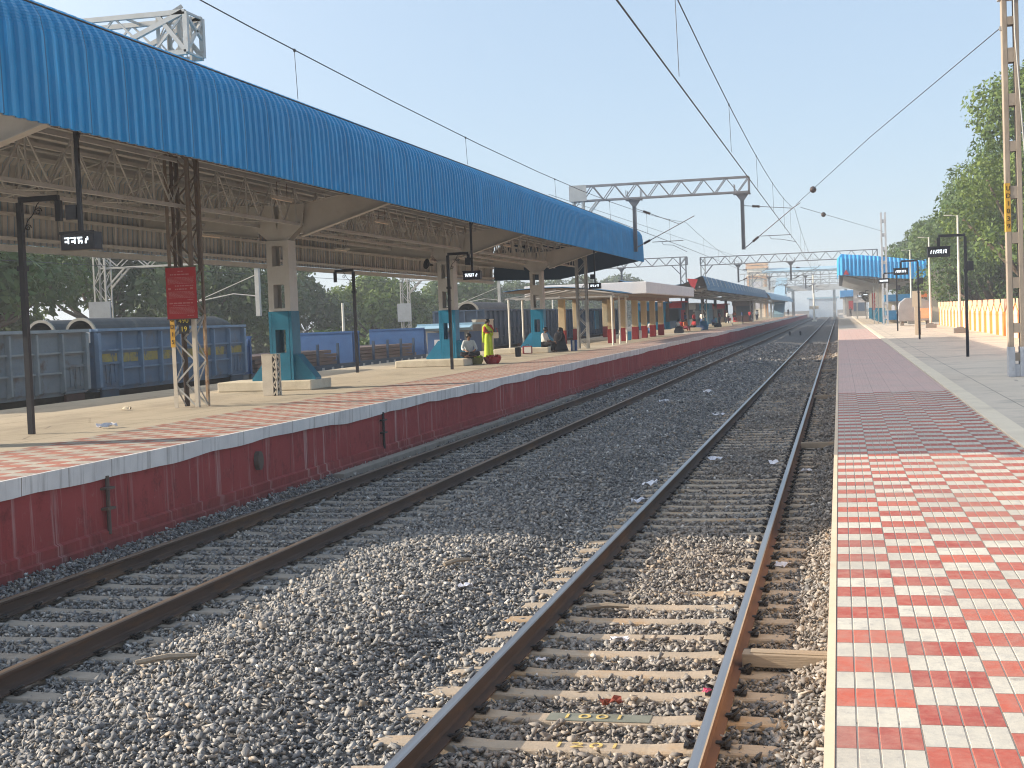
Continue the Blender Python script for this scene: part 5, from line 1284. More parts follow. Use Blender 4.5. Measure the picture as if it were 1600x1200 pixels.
for k, (x, m) in enumerate(((-.9, 'paper'), (.0, 'red_cloth'), (.85, 'paper'))):
    o = MB(True).box(-.14, .14, -.1, .1, 0, .38).box(-.1, .1, -.08, .08, .381, .5).build('display_jar', M[m]); o.location = (5.9 + x, 138.9, ZR + 1.251); o.location.y = 138.65; tag(o, ('pale jar on the blue kiosk counter, left one', 'red box on the blue kiosk counter', 'pale jar on the blue kiosk counter, right one')[k], 'jar')
t = thing('notice_board', 'red notice panel on grey legs under the right canopy', 'notice board', (4.5, 176, ZR))
b = MB(True); b.box(-.55, .55, -.04, .04, 1.25, 3.3); b.build('panel', M['sign_red'], t)
for x in (-.4, .4):
    b = MB(True); b.box(x - .06, x + .06, -.035, .035, 0, 1.249); b.build('leg', M['galv'], t)
t = thing('round_sign', 'white sign with a dark spot behind the thin posts under the right canopy', 'sign', (3.6, 205, ZR))
b = MB(True); b.box(-1.6, .5, -.05, .05, 2.3, 4.3); b.tube([(.5, -.05, 3.3), (.5, .05, 3.3)], 1.0, 20); b.build('panel', M['paper'], t); b = MB(True); b.tube([(.55, -.06, 3.25), (.55, -.051, 3.25)], .25, 12); b.build('spot', M['black_paint'], t)
b = MB(True); b.box(-1.2, -1.0, -.04, .04, 0, 2.3); b.build('leg', M['galv'], t)
t = thing('building', 'cream station building behind the silver stall', 'building', (10.8, 146, -.4))
b = MB(True); b.box(-2.6, 5, -6, 12, 0, 6.0); b.build('wall', M['brick_cream'], t); b = MB(True); b.box(-2.8, 5.2, -6.2, 12.2, 6.0, 6.25); b.box(-2.5, -1.2, -4, -2, 6.25, 6.9); b.build('roof', M['stone_base'], t)
for y in (-3.5, 1, 5.5):
    b = MB(True); b.box(-2.63, -2.601, y, y + 1.6, 2.4, 4.2); b.build('window', M['glass_dark'], t)
t = thing('stall', 'low grey kiosk with a red panel far along the right platform', 'stall', (3.2, 262, ZR))
b = MB(True); b.box(-1.9, 1.6, 0, 3, 0, 3.4); b.build('wall', M['stone_base'], t); b = MB(True); b.box(-2.2, 1.9, -.4, 3.3, 3.4, 3.6); b.build('roof', M['glass_dark'], t); b = MB(True); b.box(-1.5, -.7, -.03, -.002, 1.2, 2.8); b.build('poster', M['sign_red'], t)
b = MB(True); b.box(-.6, 1.3, -.03, -.002, .9, 2.9); b.build('shutter', M['wagon_dark'], t)

# ------------------------------------------------------------------ trees
def leaf_cloud(centres, radii, n, size, seed, squash=.8):
    g = np.random.default_rng(seed); c = np.array(centres); r = np.array(radii)
    w = r ** 2; idx = g.choice(len(c), n, p=w / w.sum())
    d = g.normal(size=(n, 3)); d /= np.linalg.norm(d, axis=1)[:, None]; d[:, 2] *= squash
    rad = r[idx] * (.45 + .62 * g.random(n) ** .55)
    p = c[idx] + d * rad[:, None]
    s = size * g.lognormal(0, .35, n)
    nn = d + g.normal(0, .55, (n, 3)); nn[:, 2] += .35; nn /= np.linalg.norm(nn, axis=1)[:, None]
    a = np.cross(nn, g.normal(size=(n, 3))); a /= np.linalg.norm(a, axis=1)[:, None]; b = np.cross(nn, a)
    a *= s[:, None] * .62; b *= s[:, None]
    droop = np.zeros((n, 3)); droop[:, 2] = -.25 * s
    V = np.stack([p - b, p + a * .8 + droop * .3, p + b + droop, p - a * .8 + droop * .3], 1).reshape(-1, 3)
    F = np.arange(4 * n).reshape(-1, 4)
    tone = np.clip(.5 + .25 * g.normal(size=len(c))[idx] + .18 * g.normal(size=n), 0, 1)
    return V, F, tone
def tree(name, lab, loc, h, rx, ry, mtl, seed, n=5200, size=.22, trunk_h=.35, base_gap=0.0, puffs=26, lean=0, group=None, squash=.8):
    t = thing(name, lab, 'tree', loc, group); rr = random.Random(seed); th = h * trunk_h; b = MB(True)
    tr = .035 * h; b.tube([(0, 0, -.6), (.05 * h * lean, .01 * h, th * .5), (.1 * h * lean, 0, th)], [tr * 1.25, tr * .9, tr * .75], 9)
    cs, rs = [], []; top = Vector((.1 * h * lean, 0, th))
    for k in range(puffs):
        a = rr.uniform(0, 6.283); u = rr.random() ** .55; e = rr.uniform(-.15, 1)
        f = math.sqrt(max(0, 1 - max(0, e) ** 2)) * (.65 + .35 * rr.random())
        c = Vector((lean * .1 * h + math.cos(a) * rx * u * f, math.sin(a) * ry * u * f, th + (h - th) * (.12 + .72 * max(base_gap, e * .9 + .1))))
        cs.append(c); rs.append(rr.uniform(.16, .30) * min(rx, ry) + .35)
    for k in range(0, puffs, 2):
        c = cs[k]; mid = top.lerp(c, .5) + Vector((rr.uniform(-.3, .3), rr.uniform(-.3, .3), -.1 * h * rr.random())); b.tube([top - Vector((0, 0, th * .15 * rr.random())), mid, c], [tr * .5, tr * .3, tr * .1], 5)
    b.build('trunk', M['bark'], t, smooth=True)
    V, F, tone = leaf_cloud([tuple(c) for c in cs], rs, n, size, seed, squash)
    put(fast_mesh('crown', V, F4=F, material=M[mtl], rnd=tone), 'crown', t); return t
RT = 'trees beyond the orange wall'
tree('broadleaf_tree', 'big leafy bright green tree behind the orange wall, rising highest at the right edge', (13.4, 92, -.4), 19.5, 7.0, 8.0, 'leaf_green', 11, 52000, .125, .13, 0, 60, group=RT)
tree('broadleaf_tree', 'yellowish green tree hanging low over the orange wall beside the tall ladder mast', (13.2, 74, -.4), 11.0, 4.4, 5, 'leaf_green', 12, 24000, .11, .12, 0, 40, group=RT)
tree('broadleaf_tree', 'mid green tree behind the second white lamp post', (12.6, 118, -.4), 16.4, 6.8, 8, 'leaf_mid', 13, 30000, .145, .13, 0, 44, group=RT)
tree('broadleaf_tree', 'rounded mid green tree rising directly over the right canopy end', (12.8, 146, -.4), 16.2, 7.2, 9, 'leaf_mid', 14, 22000, .19, .16, 0, 40, group=RT)
tree('broadleaf_tree', 'dark green tree farther back along the right canopy', (12.6, 184, -.4), 15.6, 7.2, 9, 'leaf_mid', 15, 15000, .24, .18, 0, 34, group=RT)
tree('broadleaf_tree', 'small dark tree showing lowest over the left corner of the right canopy', (12.0, 228, -.4), 15.5, 7.4, 9, 'leaf_dark', 16, 11000, .29, .2, 0, 30, group=RT)
tree('broadleaf_tree', 'dim dark tree filling the gap behind the tall ladder mast', (19.5, 84, -.4), 13.5, 5, 9, 'leaf_dark', 17, 16000, .18, .14, 0, 34, group=RT)
LT = 'trees behind the goods yard'
for k, (lab, x, y, h, rx, ry, m, n, sz, th) in enumerate((
    ('spreading dark tree left of the nearest lattice gantry box', -44, 66, 10.6, 6.5, 6, 'leaf_mid', 6500, .28, .28),
    ('dark spreading tree behind the grey wagon and the hanging board', -46, 82, 11.2, 7, 7, 'leaf_dark', 7500, .29, .26),
    ('dark tree directly behind the red notice board', -47, 97, 10.4, 7, 7, 'leaf_dark', 7000, .30, .24),
    ('dim tree seen just left of the nearest teal column', -50, 112, 9.6, 6.5, 7, 'leaf_dark', 6000, .32, .2),
    ('low dark tree just right of the nearest teal column', -52, 128, 8.4, 7.5, 7, 'leaf_dark', 6500, .33, .18),
    ('broad rounded sunlit tree behind the blue bulkhead wagons', -45, 134, 8.2, 6.2, 6, 'leaf_green', 7500, .27, .18),
    ('mid green tree left of the middle canopy column', -50, 150, 8.6, 6.5, 7, 'leaf_mid', 6000, .34, .2),
    ('mid green tree right of the middle canopy column', -46, 164, 8.4, 7, 8, 'leaf_mid', 6000, .34, .18),
    ('hazy tree behind the lady in green', -50, 190, 9.4, 8, 9, 'leaf_dark', 6000, .40, .18),
    ('hazy tree behind the farthest teal column', -52, 222, 9.6, 9, 10, 'leaf_dark', 6000, .44, .2),
    ('pale distant tree over the lean-to roof', -50, 262, 11.4, 9, 11, 'leaf_dark', 5500, .5, .2),
    ('pale distant tree over the white shelter roof', -46, 300, 11.8, 9, 11, 'leaf_dark', 5000, .55, .2))):
    tree('broadleaf_tree', lab, (x, y, -.5), h, rx, ry, m, 30 + k, int(n * (1.1 if k < 3 else 1.5)), sz * .72, th + (.08 if k < 3 else 0), 0, 26, group=LT)
tree('broadleaf_tree', 'dark twisted tree at the left edge behind the first sign post', (-38, 52, -.5), 10.5, 5.5, 5, 'leaf_mid', 60, 5200, .25, .36, .2, 26, group=LT)
for k, (x, y, h, lab) in enumerate(((-33, 88, 2.6, 'bright green bush beside the nearest teal column foot'), (-35, 104, 2.2, 'low bush left of the blue bulkhead wagons'), (-38, 70, 2.8, 'leafy bush over the blue pipe wagon'), (-36, 56, 3.0, 'leafy bush behind the grey wagon'), (-34, 124, 2.4, 'bush behind the second bulkhead wagon'), (-36, 146, 2.8, 'bush behind the middle teal column'), (-44.5, 70, 5.2, 'tall shrub at the left edge behind the grey wagon'), (-46, 74, 4.6, 'tall shrub between the trunks left of the pipe wagon'), (-43, 75, 3.6, 'shrub below the yard gantry box'), (-46, 90, 3.8, 'shrub behind the far end of the blue pipe wagon'))):
    tree('bush', lab, (x, y, -.5), h, 2.8, 3.2, 'leaf_green' if k in (0, 3) else 'leaf_mid', 70 + k, 1800, .2, .1, 0, 14)['category'] = 'bush'
# far hedge line that closes the yard
V, F, tone = leaf_cloud([(-62 + 5 * math.sin(k), 40 + k * 6.5, .9 + .6 * math.sin(k * 1.7)) for k in range(56)], [2.3] * 56, 20000, .5, 99, .8)
o = put(fast_mesh('hedge', V, F4=F, material=M['leaf_dark'], rnd=tone), 'scrub'); tag(o, 'dense scrub along the far side of the goods yard', 'scrub'); structure(o, 'stuff')
t = thing('hut', 'small hut with a bright blue roof among the yard trees', 'hut', (-52, 146, -.5))
b = MB(True); b.box(-1.6, 1.6, -2, 2, 0, 4.6); b.build('wall', M['hut_wall'], t); b = MB(True); b.prism([(-2.3, 4.6), (2.3, 4.6), (1.9, 5.3), (-1.9, 5.3)], 'x', -1.9, 1.9); b.build('roof', M['tarp_blue'], t)
for x, y, h, lab in ((-27.5, 76, 4.4, 'slim white post in the yard right of the nearest teal column'), (-27.5, 103, 3.6, 'short white post beside the yard gantry box'), (-27, 112, 3.8, 'white post just left of the middle canopy column'), (-26.6, 132, 5.2, 'thin white post between middle column and lady in green')):
    o = MB(True).tube([(0, 0, 0), (0, 0, h)], [.10, .07], 8).box(-.16, .16, -.16, .16, 0, .3).build('post', M['light_pole']); o.location = (x, y, -.5); tag(o, lab, 'post')

# ------------------------------------------------------------------ people
def skin(name, joints, edges, parent, material, sub=1):
    me = bpy.data.meshes.new(name); keys = list(joints)
    me.from_pydata([joints[k][0] for k in keys], [(keys.index(a), keys.index(b)) for a, b in edges], [])
    o = bpy.data.objects.new(name, me); C.objects.link(o); m = o.modifiers.new("skin", 'SKIN'); m.use_smooth_shade = True
    sv = me.skin_vertices[0].data
    for i, k in enumerate(keys):
        r = joints[k][1]; sv[i].radius = (r, r) if not isinstance(r, tuple) else r
        sv[i].use_root = (i == 0)
    s = o.modifiers.new("sub", 'SUBSURF'); s.levels = s.render_levels = sub
    dg = bpy.context.evaluated_depsgraph_get(); m2 = bpy.data.meshes.new_from_object(o.evaluated_get(dg))
    bpy.data.objects.remove(o); bpy.data.meshes.remove(me); m2.name = name; m2.materials.clear(); m2.materials.append(material)
    m2.polygons.foreach_set("use_smooth", [True] * len(m2.polygons))
    return put(m2, name, parent)
STAND = dict(pelvis=(0, 0, .92), belly=(0, .01, 1.08), chest=(0, .01, 1.26), neck=(0, 0, 1.43), jaw=(0, -.02, 1.48), head=(0, -.01, 1.56), crown=(0, .01, 1.635),
             shl=(-.165, 0, 1.37), shr=(.165, 0, 1.37), ell=(-.22, .03, 1.10), elr=(.22, .03, 1.10), wrl=(-.21, -.07, .86), wrr=(.21, -.07, .86),
             hil=(-.09, 0, .86), hir=(.09, 0, .86), knl=(-.10, -.02, .48), knr=(.10, -.02, .48), anl=(-.10, .03, .08), anr=(.10, .03, .08), tol=(-.115, -.15, .035), tor=(.115, -.15, .035))
def person(lab, loc, rotz, J, top, bottom, sleeves=True, hair='short', scale=1.0, skirt=None, group=None, head_turn=0):
    t = thing('person', lab, 'person', loc, group, rotz); t.scale = (scale,) * 3
    v = lambda k: Vector(J[k]); j = {}
    R_ = dict(pelvis=.10, belly=.095, chest=.115, neck=.05, jaw=.055, head=.088, crown=.06, shl=.058, shr=.058, ell=.04, elr=.04, wrl=.027, wrr=.027, hil=.082, hir=.082, knl=.055, knr=.055, anl=.038, anr=.038, tol=.032, tor=.032)
    for k in J: j[k] = (tuple(J[k]), R_[k])
    E_ = [('pelvis', 'belly'), ('belly', 'chest'), ('chest', 'neck'), ('neck', 'jaw'), ('jaw', 'head'), ('head', 'crown'), ('chest', 'shl'), ('chest', 'shr'), ('shl', 'ell'), ('shr', 'elr'), ('ell', 'wrl'), ('elr', 'wrr'),
          ('pelvis', 'hil'), ('pelvis', 'hir'), ('hil', 'knl'), ('hir', 'knr'), ('knl', 'anl'), ('knr', 'anr'), ('anl', 'tol'), ('anr', 'tor')]
    f = (v('head') - v('neck')).normalized().cross(Vector((1, 0, 0))).normalized(); f = f if f.y < 0 else -f
    j['nose'] = (tuple(v('head') + f * .10 - Vector((0, 0, .012))), .017); E_.append(('head', 'nose'))
    for s, side in (('l', -1), ('r', 1)):                 # palms, four fingers and a thumb
        w, e = v('wr' + s), v('el' + s); d = (w - e).normalized(); q = Vector((1, 0, 0)) - d * d.x; q.normalize(); n = d.cross(q)
        p = w + d * .075; j['pa' + s] = (tuple(p), (.036, .018)); E_.append(('wr' + s, 'pa' + s))
        for i, (o_, L) in enumerate(((-.027, .060), (-.009, .072), (.009, .068), (.027, .052))):
            a = p + d * .03 + q * o_; c = a + d * L * .6 + n * .010; z = a + d * L + n * .024
            j[f'f{s}{i}a'] = (tuple(a), .0095); j[f'f{s}{i}b'] = (tuple(c), .0085); j[f'f{s}{i}c'] = (tuple(z), .007)
            E_ += [('pa' + s, f'f{s}{i}a'), (f'f{s}{i}a', f'f{s}{i}b'), (f'f{s}{i}b', f'f{s}{i}c')]
        th = p - d * .03 - q * side * .04; j['t' + s] = (tuple(th), .011); j['u' + s] = (tuple(th + d * .045 - q * side * .012), .0085); E_ += [('pa' + s, 't' + s), ('t' + s, 'u' + s)]
    skin('body', j, E_, t, M['skin'], 1)
    g = lambda ks, dr: {k: (tuple(J[k]), R_[k] + dr) for k in ks}
    tk = ['belly', 'pelvis', 'chest', 'shl', 'shr']; te = [('pelvis', 'belly'), ('belly', 'chest'), ('chest', 'shl'), ('chest', 'shr')]
    S_ = g(tk, .028); S_['nk'] = (tuple(v('neck') - Vector((0, 0, .02))), .062); te.append(('chest', 'nk'))
    if sleeves:
        for s in 'lr': S_['el' + s] = (tuple(J['el' + s]), .058); S_['sl' + s] = (tuple(v('el' + s).lerp(v('wr' + s), .55 if sleeves == 'long' else .12)), .05); te += [('sh' + s, 'el' + s), ('el' + s, 'sl' + s)]
    skin('shirt', S_, te, t, M[top], 1)
    if skirt is None:
        T_ = g(['pelvis', 'hil', 'hir', 'knl', 'knr'], .03); T_['al'] = (tuple(v('anl') + Vector((0, 0, .03))), .062); T_['ar'] = (tuple(v('anr') + Vector((0, 0, .03))), .062)
        skin('trousers', T_, [('pelvis', 'hil'), ('pelvis', 'hir'), ('hil', 'knl'), ('hir', 'knr'), ('knl', 'al'), ('knr', 'ar')], t, M[bottom], 1)
    else: skirt(t)
    hd, cr = v('head'), v('crown'); b = MB(True); up = (cr - v('jaw')).normalized(); c = hd + up * .012 - f * .018
    b.lathe([(.095, -.05), (.102, .0), (.098, .045), (.075, .085), (.035, .105), (.005, .110)], 12)
    if hair == 'long': b.tube([(0, .085, .03), (0, .12, -.05), (0, .10, -.28), (0, .09, -.42)], [.045, .05, .035, .012], 7)
    if hair == 'bun': b.lathe([(.01, -.055), (.05, -.03), (.055, 0), (.03, .04), (.005, .05)], 9, (0, .115, -.02))
    o = b.build('hair', M['hair'], t, smooth=True); o.location = c; o.rotation_euler = (R(-14), 0, 0)
    b = MB(True)
    for sx in (-1, 1): e = hd + f * .083 + Vector((sx * .031, 0, .012)); b.lathe([(.004, -.008), (.009, 0), (.004, .008)], 7, tuple(e))
    m = hd + f * .078 - Vector((0, 0, .055)); b.box(m.x - .022, m.x + .022, m.y - .008, m.y + .004, m.z - .006, m.z + .004); b.build('face', M['hair'], t)
    b = MB(True)
    for sx in (-1, 1): e = hd + Vector((sx * .086, .012, -.005)); b.lathe([(.006, -.028), (.014, -.01), (.014, .015), (.005, .028)], 7, tuple(e), sx=.7)
    b.build('ear', M['skin'], t); return t
def pose(**k): d = dict(STAND); d.update(k); return d
# the lady in a lime sari, arms folded, seen three-quarter from behind
LADY = pose(ell=(-.24, -.04, 1.12), elr=(.24, -.04, 1.12), wrl=(-.05, -.20, 1.14), wrr=(.06, -.19, 1.10))
def sari(t):
    b = MB(True); b.lathe([(.235, .05), (.225, .10), (.20, .35), (.185, .62), (.175, .86), (.165, .97), (.14, 1.05)], 20, sx=1.0, sy=.86)
    for k in range(6): a = -1.9 + k * .12; b.tube([(.16 * math.cos(a), .15 * math.sin(a), .98), (.235 * math.cos(a), .21 * math.sin(a), .06)], [.012, .022], 5)
    b.build('sari_skirt', M['lime_cloth'], t, smooth=True)
    b = MB(True); b.tube([(.15, -.06, .98), (.06, -.135, 1.14), (-.08, -.13, 1.28), (-.17, -.02, 1.42), (-.15, .10, 1.32), (-.12, .16, 1.0), (-.11, .17, .66)], [.07, .09, .085, .06, .075, .08, .06], 8); b.build('sari_drape', M['lime_cloth'], t, smooth=True)
person('woman in a lime green sari with red blouse standing with folded arms', (-14.75, 58.9, ZL), R(55), LADY, 'red_cloth', 'lime_cloth', True, 'bun', 1.0, sari)
t = thing('handbag', 'small pale bag at the waist of the woman in the lime sari', 'bag', (-14.45, 59.0, 1.95)); b = MB(True); b.box(-.13, .13, -.04, .04, -.14, .12); b.build('body', M['peach'], t, bevel=.02); b = MB(True); b.tube([(-.1, 0, .12), (-.06, 0, .3), (.06, 0, .3), (.1, 0, .12)], .012, 5); b.build('strap', M['red_cloth'], t)
# fruit seller sitting cross-legged on the plinth corner
SIT = pose(pelvis=(0, 0, .12), belly=(0, -.01, .27), chest=(0, -.03, .45), neck=(0, -.05, .62), jaw=(0, -.08, .67), head=(0, -.075, .75), crown=(0, -.06, .825), shl=(-.165, -.03, .56), shr=(.165, -.03, .56),
           ell=(-.25, -.12, .32), elr=(.25, -.12, .32), wrl=(-.14, -.33, .26), wrr=(.16, -.33, .26), hil=(-.10, -.03, .10), hir=(.10, -.03, .10), knl=(-.34, -.30, .16), knr=(.34, -.30, .16), anl=(.10, -.36, .07), anr=(-.10, -.40, .07), tol=(.22, -.37, .05), tor=(-.22, -.42, .05))
person('man in a pale shirt sitting cross-legged selling fruit by the middle column', (-13.35, 50.3, ZL + .255), R(22), SIT, 'pale_cloth', 'dark_cloth', 'long', 'short', 1.05)
def basket(x, y, mtl, fruit, lab, seed, name, sx=1.0):
    t = thing(name, lab, 'basket' if name == 'basket' else 'sack', (x, y, ZL)); rr = random.Random(seed)
    b = MB(True); b.lathe([(.17, 0), (.23, .12), (.26, .25), (.245, .252), (.20, .14), (.02, .14)], 14, sx=sx); b.build('bowl', M[mtl], t)
    b = MB(True)
    for k in range(34):
        a, q = rr.uniform(0, 6.28), .21 * math.sqrt(rr.random()); b.lathe([(.004, -.035), (.03, -.02), (.038, 0), (.03, .02), (.004, .035)], 7, (q * math.cos(a) * sx, q * math.sin(a), .24 + rr.uniform(0, .07)))
    b.build('fruit', M[fruit], t, smooth=True)['kind'] = 'stuff'
basket(-13.12, 50.55, 'basket', 'lime_cloth', 'green filled basket in front of the seated fruit seller', 3, 'basket')
basket(-12.58, 50.75, 'red_cloth', 'red_cloth', 'heap of red fruit in a red patterned sack beside the green basket', 5, 'fruit_sack', 1.35)
o = MB(True).lathe([(.10, 0), (.13, .02), (.14, .38), (.15, .40), (.12, .40), (.11, .05)], 12).build('bin', M['black_paint']); o.location = (-13.55, 59.3, ZL); tag(o, 'small black bin standing right of the woman in the lime sari', 'bin')
# seated pair by the last column
BENCH = pose(pelvis=(0, 0, .34), belly=(0, .0, .49), chest=(0, -.02, .67), neck=(0, -.05, .84), jaw=(0, -.09, .88), head=(0, -.10, .96), crown=(0, -.09, 1.035), shl=(-.165, -.02, .78), shr=(.165, -.02, .78), ell=(-.22, -.10, .53), elr=(.22, -.10, .53), wrl=(-.12, -.32, .46), wrr=(.12, -.32, .46),
             hil=(-.10, -.03, .33), hir=(.10, -.03, .33), knl=(-.12, -.42, .40), knr=(.12, -.42, .40), anl=(-.12, -.40, .05), anr=(.12, -.40, .05), tol=(-.13, -.56, .03), tor=(.13, -.56, .03))
person('man in a white shirt sitting on the plinth end beside the figure in black', (-13.62, 65.2, ZL + .0), R(80), BENCH, 'white_cloth', 'dark_cloth', 'long', 'short', 1.1)
def robe(t):
    b = MB(True); b.lathe([(.36, .02), (.33, .12), (.26, .36), (.24, .55), (.22, .74), (.14, .86)], 16, (0, -.12, 0), sx=.85, sy=1.15); b.build('robe', M['dark_cloth'], t, smooth=True)
    b = MB(True); b.lathe([(.17, .70), (.125, .84), (.118, .95), (.10, 1.04), (.03, 1.085)], 14, (0, -.05, 0)); b.build('veil', M['dark_cloth'], t, smooth=True)
person('person in black robe and veil sitting beside the man in the white shirt', (-12.95, 66.2, ZL), R(-60), BENCH, 'dark_cloth', 'dark_cloth', 'long', 'short', 1.06, robe)
t = thing('bag', 'upright grey and white bag beside the person in black', 'bag', (-12.45, 66.6, ZL)); b = MB(True); b.box(-.14, .14, -.12, .12, 0, .52); b.box(-.10, .10, -.13, -.121, .08, .42); b.build('body', M['blue_cloth'], t, bevel=.02); b = MB(True); b.box(-.05, .05, -.14, -.131, .02, .5); b.build('strip', M['white_cloth'], t)
t = thing('suitcase', 'maroon and pink suitcase in front of the last plinth', 'suitcase', (-14.15, 63.9, ZL)); b = MB(True); b.box(-.22, .22, -.1, .1, 0, .36); b.build('body', M['maroon_cloth'], t, bevel=.03); b = MB(True); b.box(-.13, .2, -.112, -.101, .04, .32); b.build('panel', M['white_cloth'], t); b = MB(True); b.tube([(-.08, 0, .36), (-.06, 0, .42), (.06, 0, .42), (.08, 0, .36)], .012, 5); b.build('handle', M['dark_cloth'], t)
# the crowd under the slate blue canopy
WALK = pose(knl=(-.10, -.14, .50), anl=(-.10, -.16, .08), tol=(-.11, -.33, .05), anr=(.10, .20, .10), knr=(.10, .03, .48), tor=(.11, .06, .03), wrl=(-.22, .06, .86), wrr=(.22, -.16, .88))
crowd = [('standing traveller in a red shirt under the slate blue canopy', -13.9, 139, 1.2, STAND, 'red_cloth', 'dark_cloth'), ('standing traveller in a white shirt and blue trousers under the slate blue canopy', -13.4, 142, 2.6, STAND, 'white_cloth', 'blue_cloth'),
         ('traveller in blue bending next to the white shirted one', -12.7, 147, .5, BENCH, 'blue_cloth', 'dark_cloth'), ('traveller in orange seated by luggage near the second post', -13.2, 124, .9, BENCH, 'orange_cloth', 'maroon_cloth'),
         ('traveller in red seated by luggage near the second post', -12.6, 126, -.6, BENCH, 'red_cloth', 'dark_cloth'), ('traveller in white seated at the near end of the slate canopy', -15.4, 117.6, .3, BENCH, 'white_cloth', 'blue_cloth'),
         ('traveller in dark clothes seated at the near end of the slate canopy', -14.5, 118.4, -.4, BENCH, 'blue_cloth', 'maroon_cloth'), ('seated traveller in maroon farther along the bench row', -13.0, 172, 0, BENCH, 'maroon_cloth', 'white_cloth'),
         ('seated traveller in bright red farther along the bench row', -12.6, 176, .6, BENCH, 'red_cloth', 'red_cloth'), ('distant walker in a white shirt alone near the platform edge', -12.4, 318, 3.1, WALK, 'white_cloth', 'dark_cloth'),
         ('distant walker in black alone near the platform edge', -11.6, 336, 0, WALK, 'dark_cloth', 'dark_cloth'), ('distant dark walker on the right platform', 1.9, 250, 0, WALK, 'dark_cloth', 'dark_cloth')]
for lab, x, y, rz, J, tp, bt in crowd: person(lab, (x, y, ZR if x > 0 else ZL), rz, J, tp, bt)
for k, (x, y, m, lab) in enumerate(((-13.9, 117, 'brick_cream', 'long cream bench slab at the near end of the slate canopy'), (-13.2, 125.3, 'cream_plinth', 'cream bench slab under the seated orange traveller'), (-13.0, 160, 'cream_plinth', 'cream plinth under the slate canopy, third along'), (-12.8, 174, 'cream_plinth', 'cream plinth under the bright red traveller'))):
    o = MB(True).box(-1.3, 1.3, -.7, .7, 0, .26).box(-1.2, 1.2, -.6, .6, .261, .29).build('bench', M[m], bevel=.02); o.location = (x, y, ZL); tag(o, lab, 'bench')
for k, (x, y, m, lab) in enumerate(((-12.6, 113.5, 'dark_cloth', 'black travel bag at the end of the white shelter'), (-12.3, 128, 'blue_cloth', 'dark blue travel bag near the orange traveller'), (-12.2, 131, 'kiosk_blue', 'blue litter bin before the third canopy column'), (-12.5, 150, 'dark_cloth', 'black bag beside the traveller in blue'))):
    b = MB(True); b.prism([(-.35, 0), (.35, 0), (.38, .2), (.26, .42), (-.26, .42), (-.38, .2)], 'y', -.18, .18); b.tube([(-.15, 0, .42), (-.1, 0, .55), (.1, 0, .55), (.15, 0, .42)], .02, 5); o = b.build('bag', M[m], bevel=.02); o.location = (x, y, ZL); o.scale = (1, 1, 1.9 if 'bin' in lab else 1); tag(o, lab, 'bin' if 'bin' in lab else 'bag')

def booth(name, lab, x, y, w, d, h, wm, fm):  # dark stalls, most of them added to darken the slate canopy's interior
    t = thing(name, lab, 'stall', (x, y, ZL)); b = MB(True); b.box(-w / 2, w / 2, 0, d, 0, h); b.build('wall', M[wm], t)
    b = MB(True); b.box(-w / 2 - .15, w / 2 + .25, -.25, d + .2, h, h + .12); b.prism([(-w / 2 - .1, h - .5), (w / 2 + .1, h - .5), (w / 2 + .1, h - .02), (-w / 2 - .1, h - .02)], 'y', -.06, -.01); b.build('roof', M[fm], t)
    b = MB(True); b.box(-w / 2 + .2, w / 2 - .2, -.025, -.002, .95, h - .6); b.build('hatch', M['glass_dark'], t)
    b = MB(True); b.box(w / 2 + .002, w / 2 + .03, .3, d - .3, .9, h - .7); b.build('side_panel', M[fm], t); return t
booth('stall', 'teal stall at the near end of the slate blue canopy', -15.6, 119.5, 2.4, 3, 2.5, 'teal', 'kiosk_blue')
booth('stall', 'added dark stall with red front behind the orange traveller', -15.2, 129, 2.2, 4, 2.6, 'wagon_dark', 'red_cloth')
booth('stall', 'added grey stall behind the red and white shirted travellers', -15.6, 146, 2.2, 5, 2.5, 'hut_wall', 'galv')
booth('stall', 'brown booth next to a cream pillar deep under the slate canopy', -13.6, 205, 2.6, 5, 2.9, 'bogie_red', 'rust_dark')
booth('stall', 'added blue green stall midway under the slate canopy', -15.6, 161, 2.2, 6, 2.5, 'teal_blue', 'teal')
booth('stall', 'added dark brown stall past the maroon traveller', -15.4, 180, 2.4, 7, 2.5, 'rust_dark', 'maroon')
more = [('traveller in pink red squatting by bundles under the slate canopy', -13.9, 127.5, 'red_cloth', 'orange_cloth', BENCH), ('seated traveller in white leaning near the second stall', -13.6, 121.5, 'white_cloth', 'dark_cloth', BENCH), ('standing traveller in dark blue beside the red fronted stall', -14.0, 131.5, 'blue_cloth', 'dark_cloth', STAND),
        ('standing traveller in black at the grey stall', -14.2, 150, 'dark_cloth', 'blue_cloth', STAND), ('traveller in maroon standing by the blue green stall', -13.4, 163, 'maroon_cloth', 'dark_cloth', STAND), ('traveller in white walking past the blue green stall', -12.9, 168, 'white_cloth', 'dark_cloth', WALK),
        ('traveller in orange standing by the dark brown stall', -13.2, 184, 'orange_cloth', 'maroon_cloth', STAND), ('traveller in blue shirt standing by the dark brown stall', -12.6, 190, 'blue_cloth', 'dark_cloth', STAND), ('traveller in red near the brown booth', -12.2, 200, 'red_cloth', 'dark_cloth', STAND), ('traveller in pale shirt beyond the brown booth', -12.5, 222, 'pale_cloth', 'dark_cloth', WALK), ('traveller in dark clothes beyond the brown booth', -13.1, 236, 'dark_cloth', 'dark_cloth', STAND)]
for k, (lab, x, y, tp, bt, J) in enumerate(more): person(lab, (x, y, ZL), k * 1.1, J, tp, bt, group=None)
